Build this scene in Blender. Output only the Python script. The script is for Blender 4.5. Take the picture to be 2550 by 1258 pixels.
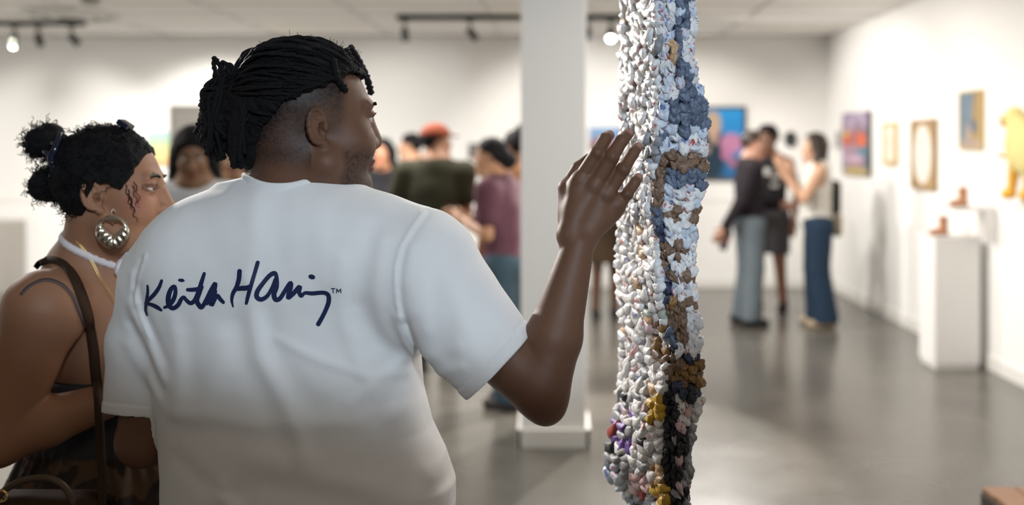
import bpy, math, random
import numpy as np
from mathutils import Vector, Matrix
from mathutils.bvhtree import BVHTree

C = bpy.context.scene.collection
SC = bpy.context.scene
for o in list(bpy.data.objects):
    bpy.data.objects.remove(o)
rng = np.random.default_rng(7)
random.seed(7)
PI = math.pi

# ---------------------------------------------------------------- camera, light, exposure
F = 2479.0                 # focal length in pixels of the 2550 wide frame
CAMZ = 1.55
HX, HY = 1381.0, 370.0     # where the level axis meets the frame

def W(px, py, d):
    return np.array([(px - HX) * d / F, d, CAMZ - (py - HY) * d / F])

cd = bpy.data.cameras.new('camera')
cam = bpy.data.objects.new('camera', cd)
C.objects.link(cam)
cam.location = (0, 0, CAMZ)
cam.rotation_euler = (PI / 2, 0, 0)
cd.sensor_width = 36.0
cd.sensor_fit = 'HORIZONTAL'
cd.lens = F / 2550 * 36.0
cd.shift_x = -(HX - 1275) / 2550
cd.shift_y = -(629 - HY) / 2550
cd.clip_start = 0.05
cd.dof.use_dof = True
cd.dof.focus_distance = 1.66
cd.dof.aperture_fstop = 1.8
SC.camera = cam

SC.view_settings.view_transform = 'Standard'
SC.view_settings.look = 'None'
SC.view_settings.gamma = 1
SC.view_settings.use_curve_mapping = False
SC.view_settings.exposure = 0.75

wd = bpy.data.worlds.new('sky')
SC.world = wd
wd.use_nodes = True
bg = wd.node_tree.nodes['Background']
bg.inputs[0].default_value = (0.62, 0.80, 1.0, 1)
bg.inputs[1].default_value = 0.04

def light(name, kind, loc, target, energy, color, **kw):
    ld = bpy.data.lights.new(name, kind)
    ld.energy = energy
    ld.color = color
    for k, v in kw.items():
        setattr(ld, k, v)
    o = bpy.data.objects.new(name, ld)
    C.objects.link(o)
    o.location = loc
    dv = Vector(target) - Vector(loc)
    o.rotation_euler = dv.to_track_quat('-Z', 'Y').to_euler()
    return o

WARM = (1.0, 0.80, 0.58)
NEUT = (1.0, 0.955, 0.89)
COOL = (0.70, 0.85, 1.0)
# the cool spot from behind the camera that lights the hanging piece and the upper backs
light('key_spot', 'SPOT', (0.75, -1.7, 2.45), (-0.20, 1.7, 2.215), 175, COOL,
      spot_size=math.radians(35), spot_blend=0.16, shadow_soft_size=0.07)
# a spot further down the room on the left, turned on the hanging piece
light('side_spot', 'SPOT', (-2.3, 4.6, 2.62), (0.30, 1.85, 1.55), 330, NEUT,
      spot_size=math.radians(34), spot_blend=0.4, shadow_soft_size=0.05)
# fill lamps added below the ceiling, over the middle and far room
for i, (x, y, e) in enumerate([(-4.2, 5.0, 80), (-4.2, 7.8, 85), (-1.6, 7.2, 85), (0.2, 7.0, 42), (1.6, 5.0, 26), (0.6, 3.3, 19)]):
    light('ceiling_fill_light', 'AREA', (x, y, 2.74), (x, y, 0), e, NEUT, shape='RECTANGLE', size=1.2, size_y=0.6)
# a warm fill lamp, added unseen behind the camera for the lower shirt
light('ceiling_fill_light', 'AREA', (-0.4, -1.2, 2.74), (-0.4, -1.2, 0), 9, WARM, shape='RECTANGLE', size=1.2, size_y=0.6)
# wall washers of the tracks (their housings are built further down)
BACK_Y = 11.1
RIGHT_X = 3.05
CEIL = 2.80
for x, y, tx, e in [(-5.30, 9.7, -5.5, 90), (-3.55, 9.7, -3.7, 90), (-1.41, 9.30, -1.60, 120), (-0.10, 9.30, 0.35, 60), (1.6, 9.5, 1.5, 32)]:
    light('track_spot_light', 'SPOT', (x, y, 2.60), (tx, BACK_Y, 1.1), e, NEUT,
          spot_size=math.radians(98), spot_blend=0.6, shadow_soft_size=0.04)
for y, e in [(9.5, 115), (8.0, 75), (6.4, 40)]:
    light('track_spot_light', 'SPOT', (0.75, y, 2.62), (RIGHT_X, y + 0.1, 1.1), e, NEUT,
          spot_size=math.radians(96), spot_blend=0.6, shadow_soft_size=0.04)
# one head turned back towards the camera: it throws the shadow of the column
light('back_spot_light', 'SPOT', (1.30, 8.0, 2.62), (0.0, 4.65, 0.0), 520, NEUT,
      spot_size=math.radians(38), spot_blend=0.25, shadow_soft_size=0.05)

# ---------------------------------------------------------------- materials
def mat(name, color=(0.8, 0.8, 0.8), rough=0.6, metal=0.0, attr=None, noise=None, bump=None, spec=0.5,
        sheen=0.0, trans=0.0, sss=0.0, emit=None, coat=0.0):
    m = bpy.data.materials.new(name)
    m.use_nodes = True
    nt = m.node_tree
    b = nt.nodes['Principled BSDF']
    b.inputs['Base Color'].default_value = (*color, 1)
    b.inputs['Roughness'].default_value = rough
    b.inputs['Metallic'].default_value = metal
    b.inputs['Specular IOR Level'].default_value = spec
    b.inputs['Sheen Weight'].default_value = sheen
    b.inputs['Transmission Weight'].default_value = trans
    b.inputs['Coat Weight'].default_value = coat
    if sss:
        b.inputs['Subsurface Weight'].default_value = sss
        b.inputs['Subsurface Radius'].default_value = (0.012, 0.005, 0.003)
        b.inputs['Subsurface Scale'].default_value = 0.5
    src = None
    if attr:
        a = nt.nodes.new('ShaderNodeAttribute')
        a.attribute_name = attr
        src = a.outputs['Color']
    if noise:
        sc, amt = noise
        tc = nt.nodes.new('ShaderNodeTexCoord')
        n = nt.nodes.new('ShaderNodeTexNoise')
        n.inputs['Scale'].default_value = sc
        n.inputs['Detail'].default_value = 5
        nt.links.new(tc.outputs['Object'], n.inputs['Vector'])
        mr = nt.nodes.new('ShaderNodeMapRange')
        mr.inputs[3].default_value = 1 - amt
        mr.inputs[4].default_value = 1 + amt
        nt.links.new(n.outputs['Fac'], mr.inputs[0])
        mx = nt.nodes.new('ShaderNodeVectorMath')
        mx.operation = 'SCALE'
        if src is not None:
            nt.links.new(src, mx.inputs[0])
        else:
            mx.inputs[0].default_value = color
        nt.links.new(mr.outputs[0], mx.inputs['Scale'])
        src = mx.outputs[0]
    if src is not None:
        nt.links.new(src, b.inputs['Base Color'])
    if bump:
        sc, st, dist = bump
        tc = nt.nodes.new('ShaderNodeTexCoord')
        n = nt.nodes.new('ShaderNodeTexNoise')
        n.inputs['Scale'].default_value = sc
        n.inputs['Detail'].default_value = 4
        nt.links.new(tc.outputs['Object'], n.inputs['Vector'])
        bp = nt.nodes.new('ShaderNodeBump')
        bp.inputs['Strength'].default_value = st
        bp.inputs['Distance'].default_value = dist
        nt.links.new(n.outputs['Fac'], bp.inputs['Height'])
        nt.links.new(bp.outputs[0], b.inputs['Normal'])
    if emit:
        b.inputs['Emission Color'].default_value = (*emit[0], 1)
        b.inputs['Emission Strength'].default_value = emit[1]
    return m

M = {}
M['wall'] = mat('wall_paint', (0.82, 0.81, 0.79), 0.75, bump=(60, 0.05, 0.002))
M['ceil'] = mat('ceiling_tile_paint', (0.89, 0.87, 0.84), 0.9, noise=(90, 0.04), bump=(200, 0.2, 0.002))
M['trim'] = mat('white_trim_paint', (0.72, 0.71, 0.68), 0.6)
M['grid'] = mat('ceiling_grid_metal', (0.62, 0.60, 0.57), 0.5)
M['black_metal'] = mat('black_metal', (0.02, 0.022, 0.018), 0.45)
M['grey_paint'] = mat('grey_paint', (0.36, 0.34, 0.31), 0.6)
M['door_paint'] = mat('door_paint', (0.16, 0.15, 0.135), 0.6)
M['plinth'] = mat('plinth_paint', (0.76, 0.74, 0.73), 0.6)
M['skin'] = mat('skin', rough=0.5, attr='Col', noise=(450, 0.12), bump=(900, 0.3, 0.001), spec=0.32)
M['cloth'] = mat('cloth', rough=0.85, attr='Col', noise=(40, 0.05), bump=(500, 0.15, 0.001), spec=0.2)
M['shirt'] = mat('white_cotton', (0.80, 0.80, 0.80), 0.85, noise=(25, 0.015), bump=(900, 0.18, 0.0006), spec=0.2, sheen=0.15)
M['ink'] = mat('navy_print_ink', (0.012, 0.022, 0.075), 0.6, spec=0.3)
M['hair'] = mat('black_hair', (0.007, 0.0065, 0.0075), 0.7, bump=(500, 0.8, 0.003), spec=0.18)
M['hair_brown'] = mat('dark_brown_hair', (0.022, 0.013, 0.008), 0.45, bump=(300, 0.5, 0.002), spec=0.4)
M['plarn'] = mat('crocheted_plastic', rough=0.38, attr='Col', bump=(260, 0.55, 0.003), spec=0.5)
M['art'] = mat('paint', rough=0.6, attr='Col', spec=0.3)
M['eye'] = mat('eyeball', rough=0.12, attr='Col')
M['silver'] = mat('silver', (0.72, 0.66, 0.56), 0.22, metal=1.0)
M['gold'] = mat('gold', (0.75, 0.52, 0.22), 0.3, metal=1.0)
M['leather'] = mat('brown_leather', (0.045, 0.024, 0.014), 0.75, bump=(200, 0.3, 0.001), spec=0.15)
M['lace'] = mat('white_lace', (0.80, 0.74, 0.76), 0.8)
M['plastic'] = mat('dark_plastic', (0.01, 0.013, 0.03), 0.15)
M['lamp'] = mat('lamp_lens', (1, 1, 1), 0.3, emit=((1.0, 0.97, 0.9), 30.0))
M['panel_light'] = mat('light_panel', (0.84, 0.81, 0.74), 0.6)
M['tan'] = mat('tan_ceramic', (0.42, 0.19, 0.09), 0.4, noise=(25, 0.15))
M['woodtile'] = mat('brown_wood', (0.30, 0.155, 0.085), 0.5, noise=(18, 0.25))
M['darkwood'] = mat('dark_wood', (0.022, 0.014, 0.010), 0.5, noise=(18, 0.2))
M['gilt'] = mat('gilt_frame', (0.58, 0.42, 0.18), 0.4, noise=(30, 0.15))
M['brownframe'] = mat('brown_frame', (0.33, 0.21, 0.10), 0.45, noise=(30, 0.15))
M['darkframe'] = mat('dark_frame', (0.05, 0.045, 0.045), 0.45)

def floor_mat():
    m = mat('polished_concrete', (0.17, 0.155, 0.135), 0.22, spec=0.6)
    nt = m.node_tree
    b = nt.nodes['Principled BSDF']
    tc = nt.nodes.new('ShaderNodeTexCoord')
    n = nt.nodes.new('ShaderNodeTexNoise')
    n.inputs['Scale'].default_value = 1.1
    n.inputs['Detail'].default_value = 8
    n.inputs['Roughness'].default_value = 0.62
    nt.links.new(tc.outputs['Object'], n.inputs['Vector'])
    cr = nt.nodes.new('ShaderNodeValToRGB')
    cr.color_ramp.elements[0].position = 0.32
    cr.color_ramp.elements[0].color = (0.070, 0.064, 0.054, 1)
    cr.color_ramp.elements[1].position = 0.72
    cr.color_ramp.elements[1].color = (0.125, 0.115, 0.10, 1)
    nt.links.new(n.outputs['Fac'], cr.inputs[0])
    nt.links.new(cr.outputs[0], b.inputs['Base Color'])
    mr = nt.nodes.new('ShaderNodeMapRange')
    mr.inputs[3].default_value = 0.16
    mr.inputs[4].default_value = 0.34
    nt.links.new(n.outputs['Fac'], mr.inputs[0])
    nt.links.new(mr.outputs[0], b.inputs['Roughness'])
    return m
M['floor'] = floor_mat()

# ---------------------------------------------------------------- mesh helpers
def build(name, V, Fc, m, parent=None, col=None, smooth=True, origin=None, kind=None, label=None):
    """one mesh object out of arrays; Fc = (n,4) or (n,3) array or a list of such arrays"""
    V = np.asarray(V, np.float32)
    if origin is not None:
        V = V - np.asarray(origin, np.float32)
    if not isinstance(Fc, list):
        Fc = [Fc]
    Fc = [np.asarray(f, np.int32) for f in Fc if len(f)]
    me = bpy.data.meshes.new(name)
    me.vertices.add(len(V))
    me.vertices.foreach_set('co', V.ravel())
    loops = np.concatenate([f.ravel() for f in Fc])
    cnt = np.concatenate([np.full(len(f), f.shape[1], np.int32) for f in Fc])
    start = np.concatenate([[0], np.cumsum(cnt)[:-1]]).astype(np.int32)
    me.loops.add(len(loops))
    me.loops.foreach_set('vertex_index', loops)
    me.polygons.add(len(cnt))
    me.polygons.foreach_set('loop_start', start)
    me.update(calc_edges=True)
    me.polygons.foreach_set('use_smooth', np.full(len(cnt), bool(smooth)))
    if col is not None:
        a = me.color_attributes.new('Col', 'FLOAT_COLOR', 'POINT')
        cc = np.ones((len(V), 4), np.float32)
        cc[:, :3] = np.asarray(col, np.float32)
        a.data.foreach_set('color', cc.ravel())
    me.materials.append(m)
    me.validate()
    o = bpy.data.objects.new(name, me)
    C.objects.link(o)
    if parent is not None:
        o.parent = parent
    if kind:
        o['kind'] = kind
    if label:
        o['label'] = label
    return o

def empty(name, label, cat, loc=(0, 0, 0), rz=0.0, group=None):
    o = bpy.data.objects.new(name, None)
    C.objects.link(o)
    o.location = loc
    o.rotation_euler = (0, 0, rz)
    o.empty_display_size = 0.1
    o['label'] = label
    o['category'] = cat
    if group:
        o['group'] = group
    return o

def tag(o, label, cat, group=None):
    o['label'] = label
    o['category'] = cat
    if group:
        o['group'] = group
    return o

BOXF = np.array([[0, 1, 3, 2], [4, 6, 7, 5], [0, 4, 5, 1], [2, 3, 7, 6], [0, 2, 6, 4], [1, 5, 7, 3]])
def boxv(lo, hi):
    return np.array([[x, y, z] for x in (lo[0], hi[0]) for y in (lo[1], hi[1]) for z in (lo[2], hi[2])], float)

def box(name, lo, hi, m, parent=None, bevel=0.0, kind=None, origin=None, label=None):
    o = build(name, boxv(lo, hi), BOXF, m, parent, smooth=False, kind=kind, origin=origin, label=label)
    if bevel:
        b = o.modifiers.new('bevel', 'BEVEL')
        b.width = bevel
        b.segments = 2
    return o

class MB:
    """collects pieces for one mesh"""
    def __init__(self):
        self.V, self.Q, self.T, self.Cc, self.n = [], [], [], [], 0
    def add(self, V, Q=None, T=None, col=None):
        V = np.asarray(V, float)
        self.V.append(V)
        if Q is not None and len(Q):
            self.Q.append(np.asarray(Q) + self.n)
        if T is not None and len(T):
            self.T.append(np.asarray(T) + self.n)
        if col is not None:
            c = np.asarray(col, float)
            self.Cc.append(np.broadcast_to(c, (len(V), 3)) if c.ndim == 1 else c)
        self.n += len(V)
    def box(self, lo, hi, R=None, c=None):
        v = boxv(lo, hi)
        if R is not None:
            v = v @ np.asarray(R).T
        if c is not None:
            v = v + np.asarray(c)
        self.add(v, BOXF)
    def tube(self, pts, r, n=8, caps=True, col=None):
        pts = np.asarray(pts, float)
        k = len(pts)
        r = np.broadcast_to(np.asarray(r, float), (k,))
        tg = np.gradient(pts, axis=0)
        tg /= np.linalg.norm(tg, axis=1)[:, None] + 1e-12
        up = np.array([0.31, 0.22, 0.92])
        nrm = np.zeros_like(pts)
        p = np.cross(tg[0], up)
        if np.linalg.norm(p) < 1e-3:
            p = np.cross(tg[0], [1, 0, 0])
        p /= np.linalg.norm(p)
        for i in range(k):
            p = p - tg[i] * np.dot(p, tg[i])
            p /= np.linalg.norm(p) + 1e-12
            nrm[i] = p
        bn = np.cross(tg, nrm)
        a = np.arange(n) * 2 * PI / n
        V = pts[:, None] + r[:, None, None] * (nrm[:, None] * np.cos(a)[None, :, None] + bn[:, None] * np.sin(a)[None, :, None])
        V = V.reshape(-1, 3)
        i = np.arange(k - 1)[:, None] * n
        j = np.arange(n)[None, :]
        j2 = (j + 1) % n
        Q = np.stack([i + j, i + j2, i + n + j2, i + n + j], -1).reshape(-1, 4)
        T = []
        if caps:
            V = np.vstack([V, pts[0] - tg[0] * r[0] * 0.6, pts[-1] + tg[-1] * r[-1] * 0.6])
            jj = np.arange(n)
            T = np.vstack([np.stack([(jj + 1) % n, jj, np.full(n, k * n)], -1),
                           np.stack([(k - 1) * n + jj, (k - 1) * n + (jj + 1) % n, np.full(n, k * n + 1)], -1)])
        self.add(V, Q, T, col)
    def lathe(self, prof, n=20, M4=None, col=None):
        prof = np.asarray(prof, float)
        a = np.arange(n) * 2 * PI / n
        V = np.stack([prof[:, 0:1] * np.cos(a), prof[:, 0:1] * np.sin(a), np.repeat(prof[:, 1:2], n, 1)], -1).reshape(-1, 3)
        if M4 is not None:
            V = V @ np.asarray(M4)[:3, :3].T + np.asarray(M4)[:3, 3]
        k = len(prof)
        i = np.arange(k - 1)[:, None] * n
        j = np.arange(n)[None, :]
        j2 = (j + 1) % n
        Q = np.stack([i + j, i + j2, i + n + j2, i + n + j], -1).reshape(-1, 4)
        self.add(V, Q, None, col)
    def build(self, name, m, parent=None, smooth=True, origin=None, kind=None, label=None):
        V = np.vstack(self.V)
        f = []
        if self.Q:
            f.append(np.vstack(self.Q))
        if self.T:
            f.append(np.vstack(self.T))
        col = np.vstack(self.Cc) if self.Cc else None
        return build(name, V, f, m, parent, col, smooth, origin, kind, label)

def spline(pts, n):
    """Catmull-Rom through the points"""
    P = np.asarray(pts, float)
    P = np.vstack([2 * P[0] - P[1], P, 2 * P[-1] - P[-2]])
    k = len(P) - 3
    t = np.linspace(0, k, n)
    i = np.minimum(t.astype(int), k - 1)
    u = (t - i)[:, None]
    a, b, c, d = P[i], P[i + 1], P[i + 2], P[i + 3]
    return 0.5 * (2 * b + (c - a) * u + (2 * a - 5 * b + 4 * c - d) * u ** 2 + (3 * b - a - 3 * c + d) * u ** 3)

def hash3(i, j, k, s=0):
    h = (i * 374761393 + j * 668265263 + k * 2147483647 + s * 974634777) & 0xffffffff
    h = ((h ^ (h >> 13)) * 1274126177) & 0xffffffff
    return ((h ^ (h >> 16)) & 0xffff) / 65535.0

def vnoise(P, s=0):
    P = np.asarray(P, float)
    i = np.floor(P).astype(np.int64)
    f = P - i
    f = f * f * (3 - 2 * f)
    r = 0
    for dx in (0, 1):
        wx = f[..., 0] if dx else 1 - f[..., 0]
        for dy in (0, 1):
            wy = f[..., 1] if dy else 1 - f[..., 1]
            for dz in (0, 1):
                wz = f[..., 2] if dz else 1 - f[..., 2]
                r = r + wx * wy * wz * hash3(i[..., 0] + dx, i[..., 1] + dy, i[..., 2] + dz, s)
    return r * 2 - 1

# ---------------------------------------------------------------- distance-field sculpting
class Pr:
    __slots__ = ('f', 'c', 'r')
    def __init__(s, f, c, r):
        s.f, s.c, s.r = f, np.asarray(c, float), float(r)

def RC(a, b, ra, rb):
    a = np.asarray(a, float); b = np.asarray(b, float)
    ba = b - a
    l2 = max(float(ba @ ba), 1e-12)
    def f(P):
        t = np.clip((P - a) @ ba / l2, 0, 1)
        q = P - a - t[:, None] * ba
        return np.sqrt((q * q).sum(1)) - (ra + t * (rb - ra))
    return Pr(f, (a + b) / 2, math.sqrt(l2) / 2 + max(ra, rb))

def SP(c, r):
    return RC(c, np.asarray(c) + [0, 0, 1e-6], r, r)

def EL(c, rad, R=None):
    c = np.asarray(c, float); rad = np.asarray(rad, float)
    def f(P):
        q = P - c
        if R is not None:
            q = q @ R
        k0 = np.sqrt(((q / rad) ** 2).sum(1))
        k1 = np.sqrt(((q / rad ** 2) ** 2).sum(1)) + 1e-9
        return k0 * (k0 - 1) / k1
    return Pr(f, c, rad.max())

def BX(c, h, R=None, rd=0.0):
    c = np.asarray(c, float); h = np.asarray(h, float) - rd
    def f(P):
        q = P - c
        if R is not None:
            q = q @ R
        q = np.abs(q) - h
        return np.sqrt((np.maximum(q, 0) ** 2).sum(1)) + np.minimum(q.max(1), 0) - rd
    return Pr(f, c, np.linalg.norm(h) + rd)

def XF(p, R, t, s=1.0):
    R = np.asarray(R, float); t = np.asarray(t, float)
    g = p.f
    return Pr(lambda P: s * g(((P - t) @ R) / s), R @ (p.c * s) + t, p.r * s)

def smin(a, b, k):
    if k <= 0:
        return np.minimum(a, b)
    h = np.maximum(k - np.abs(a - b), 0) / k
    return np.minimum(a, b) - h * h * k * 0.25

def ev(ops, P, margin=None):
    d = np.full(len(P), 9.0)
    for op, p, k in ops:
        if op == 'd':
            d = p(P, d)
            continue
        if margin is not None and op != 'i' and p.r < 50:
            m = margin + k + p.r
            idx = np.nonzero((np.abs(P - p.c) < m).all(1))[0]
            if not len(idx):
                continue
            q = p.f(P[idx])
            if op == 'u':
                d[idx] = smin(d[idx], q, k)
            else:
                d[idx] = -smin(-d[idx], q, k)
        else:
            q = p.f(P)
            if op == 'u':
                d = smin(d, q, k)
            elif op == 's':
                d = -smin(-d, q, k)
            else:
                d = -smin(-d, -q, k)
    return d

CORN = [(a, b, c) for a in (0, 1) for b in (0, 1) for c in (0, 1)]
EDGES = [(i, j) for i in range(8) for j in range(i + 1, 8) if sum(abs(CORN[i][t] - CORN[j][t]) for t in range(3)) == 1]

def sculpt(ops, lo, hi, h, refine=True):
    """surface nets over sparse blocks -> vertices, quads"""
    lo = np.asarray(lo, float); hi = np.asarray(hi, float)
    B = 8
    bs = B * h
    nb = np.ceil((hi - lo) / bs).astype(int)
    g = np.stack(np.meshgrid(*[np.arange(n) for n in nb], indexing='ij'), -1).reshape(-1, 3)
    cen = lo + (g + 0.5) * bs
    d = np.concatenate([ev(ops, c) for c in np.array_split(cen, max(1, len(cen) // 60000))])
    blk = g[np.abs(d) < bs * 0.87 * 1.35 + 0.004]
    if not len(blk):
        return np.zeros((0, 3)), np.zeros((0, 4), int)
    loc = np.stack(np.meshgrid(*[np.arange(B + 1)] * 3, indexing='ij'), -1).reshape(-1, 3)
    N = nb * B + 2
    keyf = lambda q: (q[..., 0] * N[1] + q[..., 1]) * N[2] + q[..., 2]
    vals = np.empty((len(blk), 9, 9, 9))
    ch = 400
    for s in range(0, len(blk), ch):
        bb = blk[s:s + ch]
        P = lo + (bb[:, None, :] * B + loc[None]) * h
        vals[s:s + ch] = ev(ops, P.reshape(-1, 3), bs * 0.3).reshape(-1, 9, 9, 9)
    ins = vals < 0
    cs = [ins[:, a:a + 8, b:b + 8, c:c + 8] for a, b, c in CORN]
    al = cs[0].copy(); an = cs[0].copy()
    for c in cs[1:]:
        al &= c
        an |= c
    act = np.argwhere(an & ~al)
    cv = np.stack([vals[act[:, 0], act[:, 1] + a, act[:, 2] + b, act[:, 3] + c] for a, b, c in CORN], 1)
    acc = np.zeros((len(act), 3)); cn = np.zeros(len(act))
    co = np.array(CORN, float)
    for i, j in EDGES:
        a, b = cv[:, i], cv[:, j]
        m = (a < 0) != (b < 0)
        t = np.where(m, a / np.where(m, a - b, 1), 0)
        acc += np.where(m[:, None], co[i] + t[:, None] * (co[j] - co[i]), 0)
        cn += m
    cell = blk[act[:, 0]] * B + act[:, 1:]
    V = lo + (cell + acc / cn[:, None]) * h
    keys = keyf(cell)
    order = np.argsort(keys)
    ks = keys[order]
    quads = []
    for ax in range(3):
        u, v = (ax + 1) % 3, (ax + 2) % 3
        i1 = [CORN.index((0, 0, 0)), CORN.index(tuple(1 if t == ax else 0 for t in range(3)))]
        m = (cv[:, i1[0]] < 0) != (cv[:, i1[1]] < 0)
        ce = cell[m]
        flip = cv[m, i1[0]] < 0
        eu = np.zeros(3, int); eu[u] = 1
        ew = np.zeros(3, int); ew[v] = 1
        q = [ce, ce - eu, ce - eu - ew, ce - ew]
        ids = []
        ok = np.ones(len(ce), bool)
        for c in q:
            kk = keyf(c)
            pos = np.minimum(np.searchsorted(ks, kk), len(ks) - 1)
            ok &= ks[pos] == kk
            ids.append(order[pos])
        Q = np.stack(ids, 1)
        Q[~flip] = Q[~flip][:, ::-1]
        quads.append(Q[ok])
    Q = np.vstack(quads)
    if refine:
        e = h * 0.4
        for _ in range(1):
            d0 = ev(ops, V, bs * 0.3)
            gr = np.stack([ev(ops, V + np.eye(3)[t] * e, bs * 0.3) - d0 for t in range(3)], 1) / e
            gl = (gr ** 2).sum(1)
            st = np.clip(d0 / np.maximum(gl, 0.15), -h, h)[:, None] * gr
            V = V - st
    return V, Q

def rotm(ax, ang):
    return np.array(Matrix.Rotation(ang, 3, ax))

def frame(fwd, up=(0, 0, 1)):
    f = np.asarray(fwd, float); f = f / np.linalg.norm(f)
    l = np.cross(up, f); l /= np.linalg.norm(l)
    u = np.cross(f, l)
    return np.stack([f, l, u], 1)     # columns: forward, left, up

# ---- a head, in its own axes: x forward, y left, z up, origin on the axis through the ears
def head_ops(full=0.0, fem=False, ears=(1, -1), detail=True):
    o = []
    u = lambda p, k: o.append(('u', p, k))
    s = lambda p, k: o.append(('s', p, k))
    u(EL((-0.008, 0, 0.050), (0.098, 0.075, 0.084)), 0)
    u(EL((0.040, 0, -0.012), (0.058, 0.058 + full * 0.008, 0.080)), 0.03)
    jw = 0.050 + 0.010 * full - (0.006 if fem else 0)
    for y in (1, -1):
        u(RC((0.008, y * jw, -0.050), (0.072, y * 0.016, -0.088), 0.022 + 0.006 * full, 0.020), 0.025)
        u(SP((0.060, y * 0.038, -0.018), 0.027 + 0.005 * full), 0.028)
        u(EL((0.080, y * 0.027, 0.047), (0.013, 0.026, 0.010)), 0.016)
    u(SP((0.082, 0, -0.086), 0.017), 0.025)
    if full:
        u(EL((0.030, 0, -0.085), (0.055, 0.052, 0.034)), 0.03)
    for y in (1, -1):
        s(SP((0.108, y * 0.033, 0.026), 0.021), 0.014)
    nb = 0.012 + 0.003 * full
    u(RC((0.092, 0, 0.034), (0.116 - .010 * full, 0, -0.010), 0.0085, nb), 0.014)
    for y in (1, -1):
        u(SP((0.104 - .005 * full, y * (0.013 + 0.004 * full), -0.017), 0.0095), 0.008)
    u(EL((0.097, 0, -0.044), (0.011, 0.024, 0.008)), 0.006)
    u(EL((0.095, 0, -0.057), (0.012, 0.021, 0.0085)), 0.006)
    if detail:
        for y in (1, -1):      # lids over the eyeballs
            u(EL((0.0815, y * 0.033, 0.0335), (0.0135, 0.0165, 0.0085)), 0.004)
            u(EL((0.0805, y * 0.033, 0.0185), (0.0125, 0.0155, 0.0060)), 0.004)
            s(SP((0.111, y * 0.010, -0.024), 0.0045), 0.003)
    for y in ears:
        Re = rotm('Z', y * math.radians(-24)) @ rotm('Y', math.radians(-12))
        t = np.array([-0.012, y * (0.070 + 0.004 * full), 0.004])
        e = []
        c2 = []
        for a in np.linspace(-0.62 * PI, 0.95 * PI, 14):       # the helix
            c2.append((-0.004 + 0.0165 * math.cos(a + PI / 2 + 0.35) * (1.0 if math.sin(a) > 0 else 1.0), 0.004, 0.006 + 0.027 * math.sin(a + PI / 2 + 0.35)))
        prims = [(EL((-0.002, 0.001, 0.003), (0.0165, 0.0055, 0.0285)), 0.004)]
        for i in range(len(c2) - 1):
            prims.append((RC(np.array(c2[i]), np.array(c2[i + 1]), 0.0042, 0.0042), 0.002))
        prims.append((SP((0.006, 0.001, -0.027), 0.0085), 0.006))
        for p, k in prims:
            if y < 0:
                g = p.f
                p = Pr((lambda gg: (lambda P: gg(P * [1, -1, 1])))(g), p.c * [1, -1, 1], p.r)
            u(XF(p, Re, t), k)
        for cc, rr in (((0.004, 0.0065, -0.001), (0.0075, 0.010, 0.0120)), ((-0.003, 0.0065, 0.017), (0.0065, 0.0045, 0.0075))):
            p = EL(np.array(cc) * [1, y, 1], rr)
            s(XF(p, Re, t), 0.003)
        u(XF(EL(np.array((-0.002, 0.0035 * y, 0.0125)), (0.008, 0.0035, 0.0028), rotm('Y', 0.35)), Re, t), 0.003)
        u(XF(EL(np.array((0.0125, 0.004 * y, 0.000)), (0.004, 0.004, 0.006)), Re, t), 0.004)
    return o

def place_ops(ops, R, t, s=1.0):
    return [(op, XF(p, R, t, s), k * s) for op, p, k in ops]

def skin_color(V, R, t, s, base, lip, brow=(0.012, 0.009, 0.008), fem=False):
    """lips, brows and lid lines in head axes"""
    q = ((V - t) @ R) / s
    c = np.tile(np.asarray(base, float), (len(V), 1))
    near = np.linalg.norm(q, axis=1) < 0.2
    x, y, z = q.T
    def mix(m, col):
        m = np.clip(m, 0, 1)[:, None] * near[:, None]
        c[:] = c * (1 - m) + np.asarray(col) * m
    zz = z + 0.050
    lm = 1.15 - np.sqrt((y / 0.025) ** 2 + (zz / 0.0145) ** 2)
    mix(np.where(x > 0.085, lm * 5, 0), lip)
    mix(np.where((x > 0.085), (1 - np.abs(zz + 0.0005) / 0.0016) * (np.abs(y) < 0.02), 0), np.asarray(lip) * 0.35)
    bz = 0.049 + 0.006 * np.clip((np.abs(y) - 0.012) / 0.02, 0, 1) - 0.006 * np.clip((np.abs(y) - 0.035) / 0.012, 0, 1.4)
    bm = (1 - np.abs(z - bz) / (0.0050 if not fem else 0.0042)) * 4 * ((np.abs(y) > 0.010) & (np.abs(y) < 0.050) & (x > 0.055))
    mix(bm, brow)
    return c, q, mix

def eye_part(R, t, s, parent, origin, iris=(0.02, 0.01, 0.006), look=(1, 0, 0), sides=(1, -1), fine=True):
    for y in sides:
        n, m_ = (24, 16) if fine else (10, 6)
        th = np.linspace(0, PI, m_)
        ph = np.arange(n) * 2 * PI / n
        r = 0.0122
        # pole towards the gaze
        v = np.stack([np.repeat(np.cos(th)[:, None], n, 1), np.sin(th)[:, None] * np.cos(ph), np.sin(th)[:, None] * np.sin(ph)], -1).reshape(-1, 3)
        Rg = frame(look)
        V = (v * r) @ Rg.T + np.array([0.0790, y * 0.033, 0.0265])
        ang = np.repeat(th[:, None], n, 1).ravel()
        col = np.where((ang < 0.20)[:, None], (0.003, 0.003, 0.003), np.where((ang < 0.50)[:, None], iris, (0.55, 0.5, 0.46)))
        i = np.arange(m_ - 1)[:, None] * n
        j = np.arange(n)[None]
        Q = np.stack([i + j, i + (j + 1) % n, i + n + (j + 1) % n, i + n + j], -1).reshape(-1, 4)[:, ::-1]
        build('eye', V * s @ R.T + t, Q, M['eye'], parent, col, origin=origin)

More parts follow.
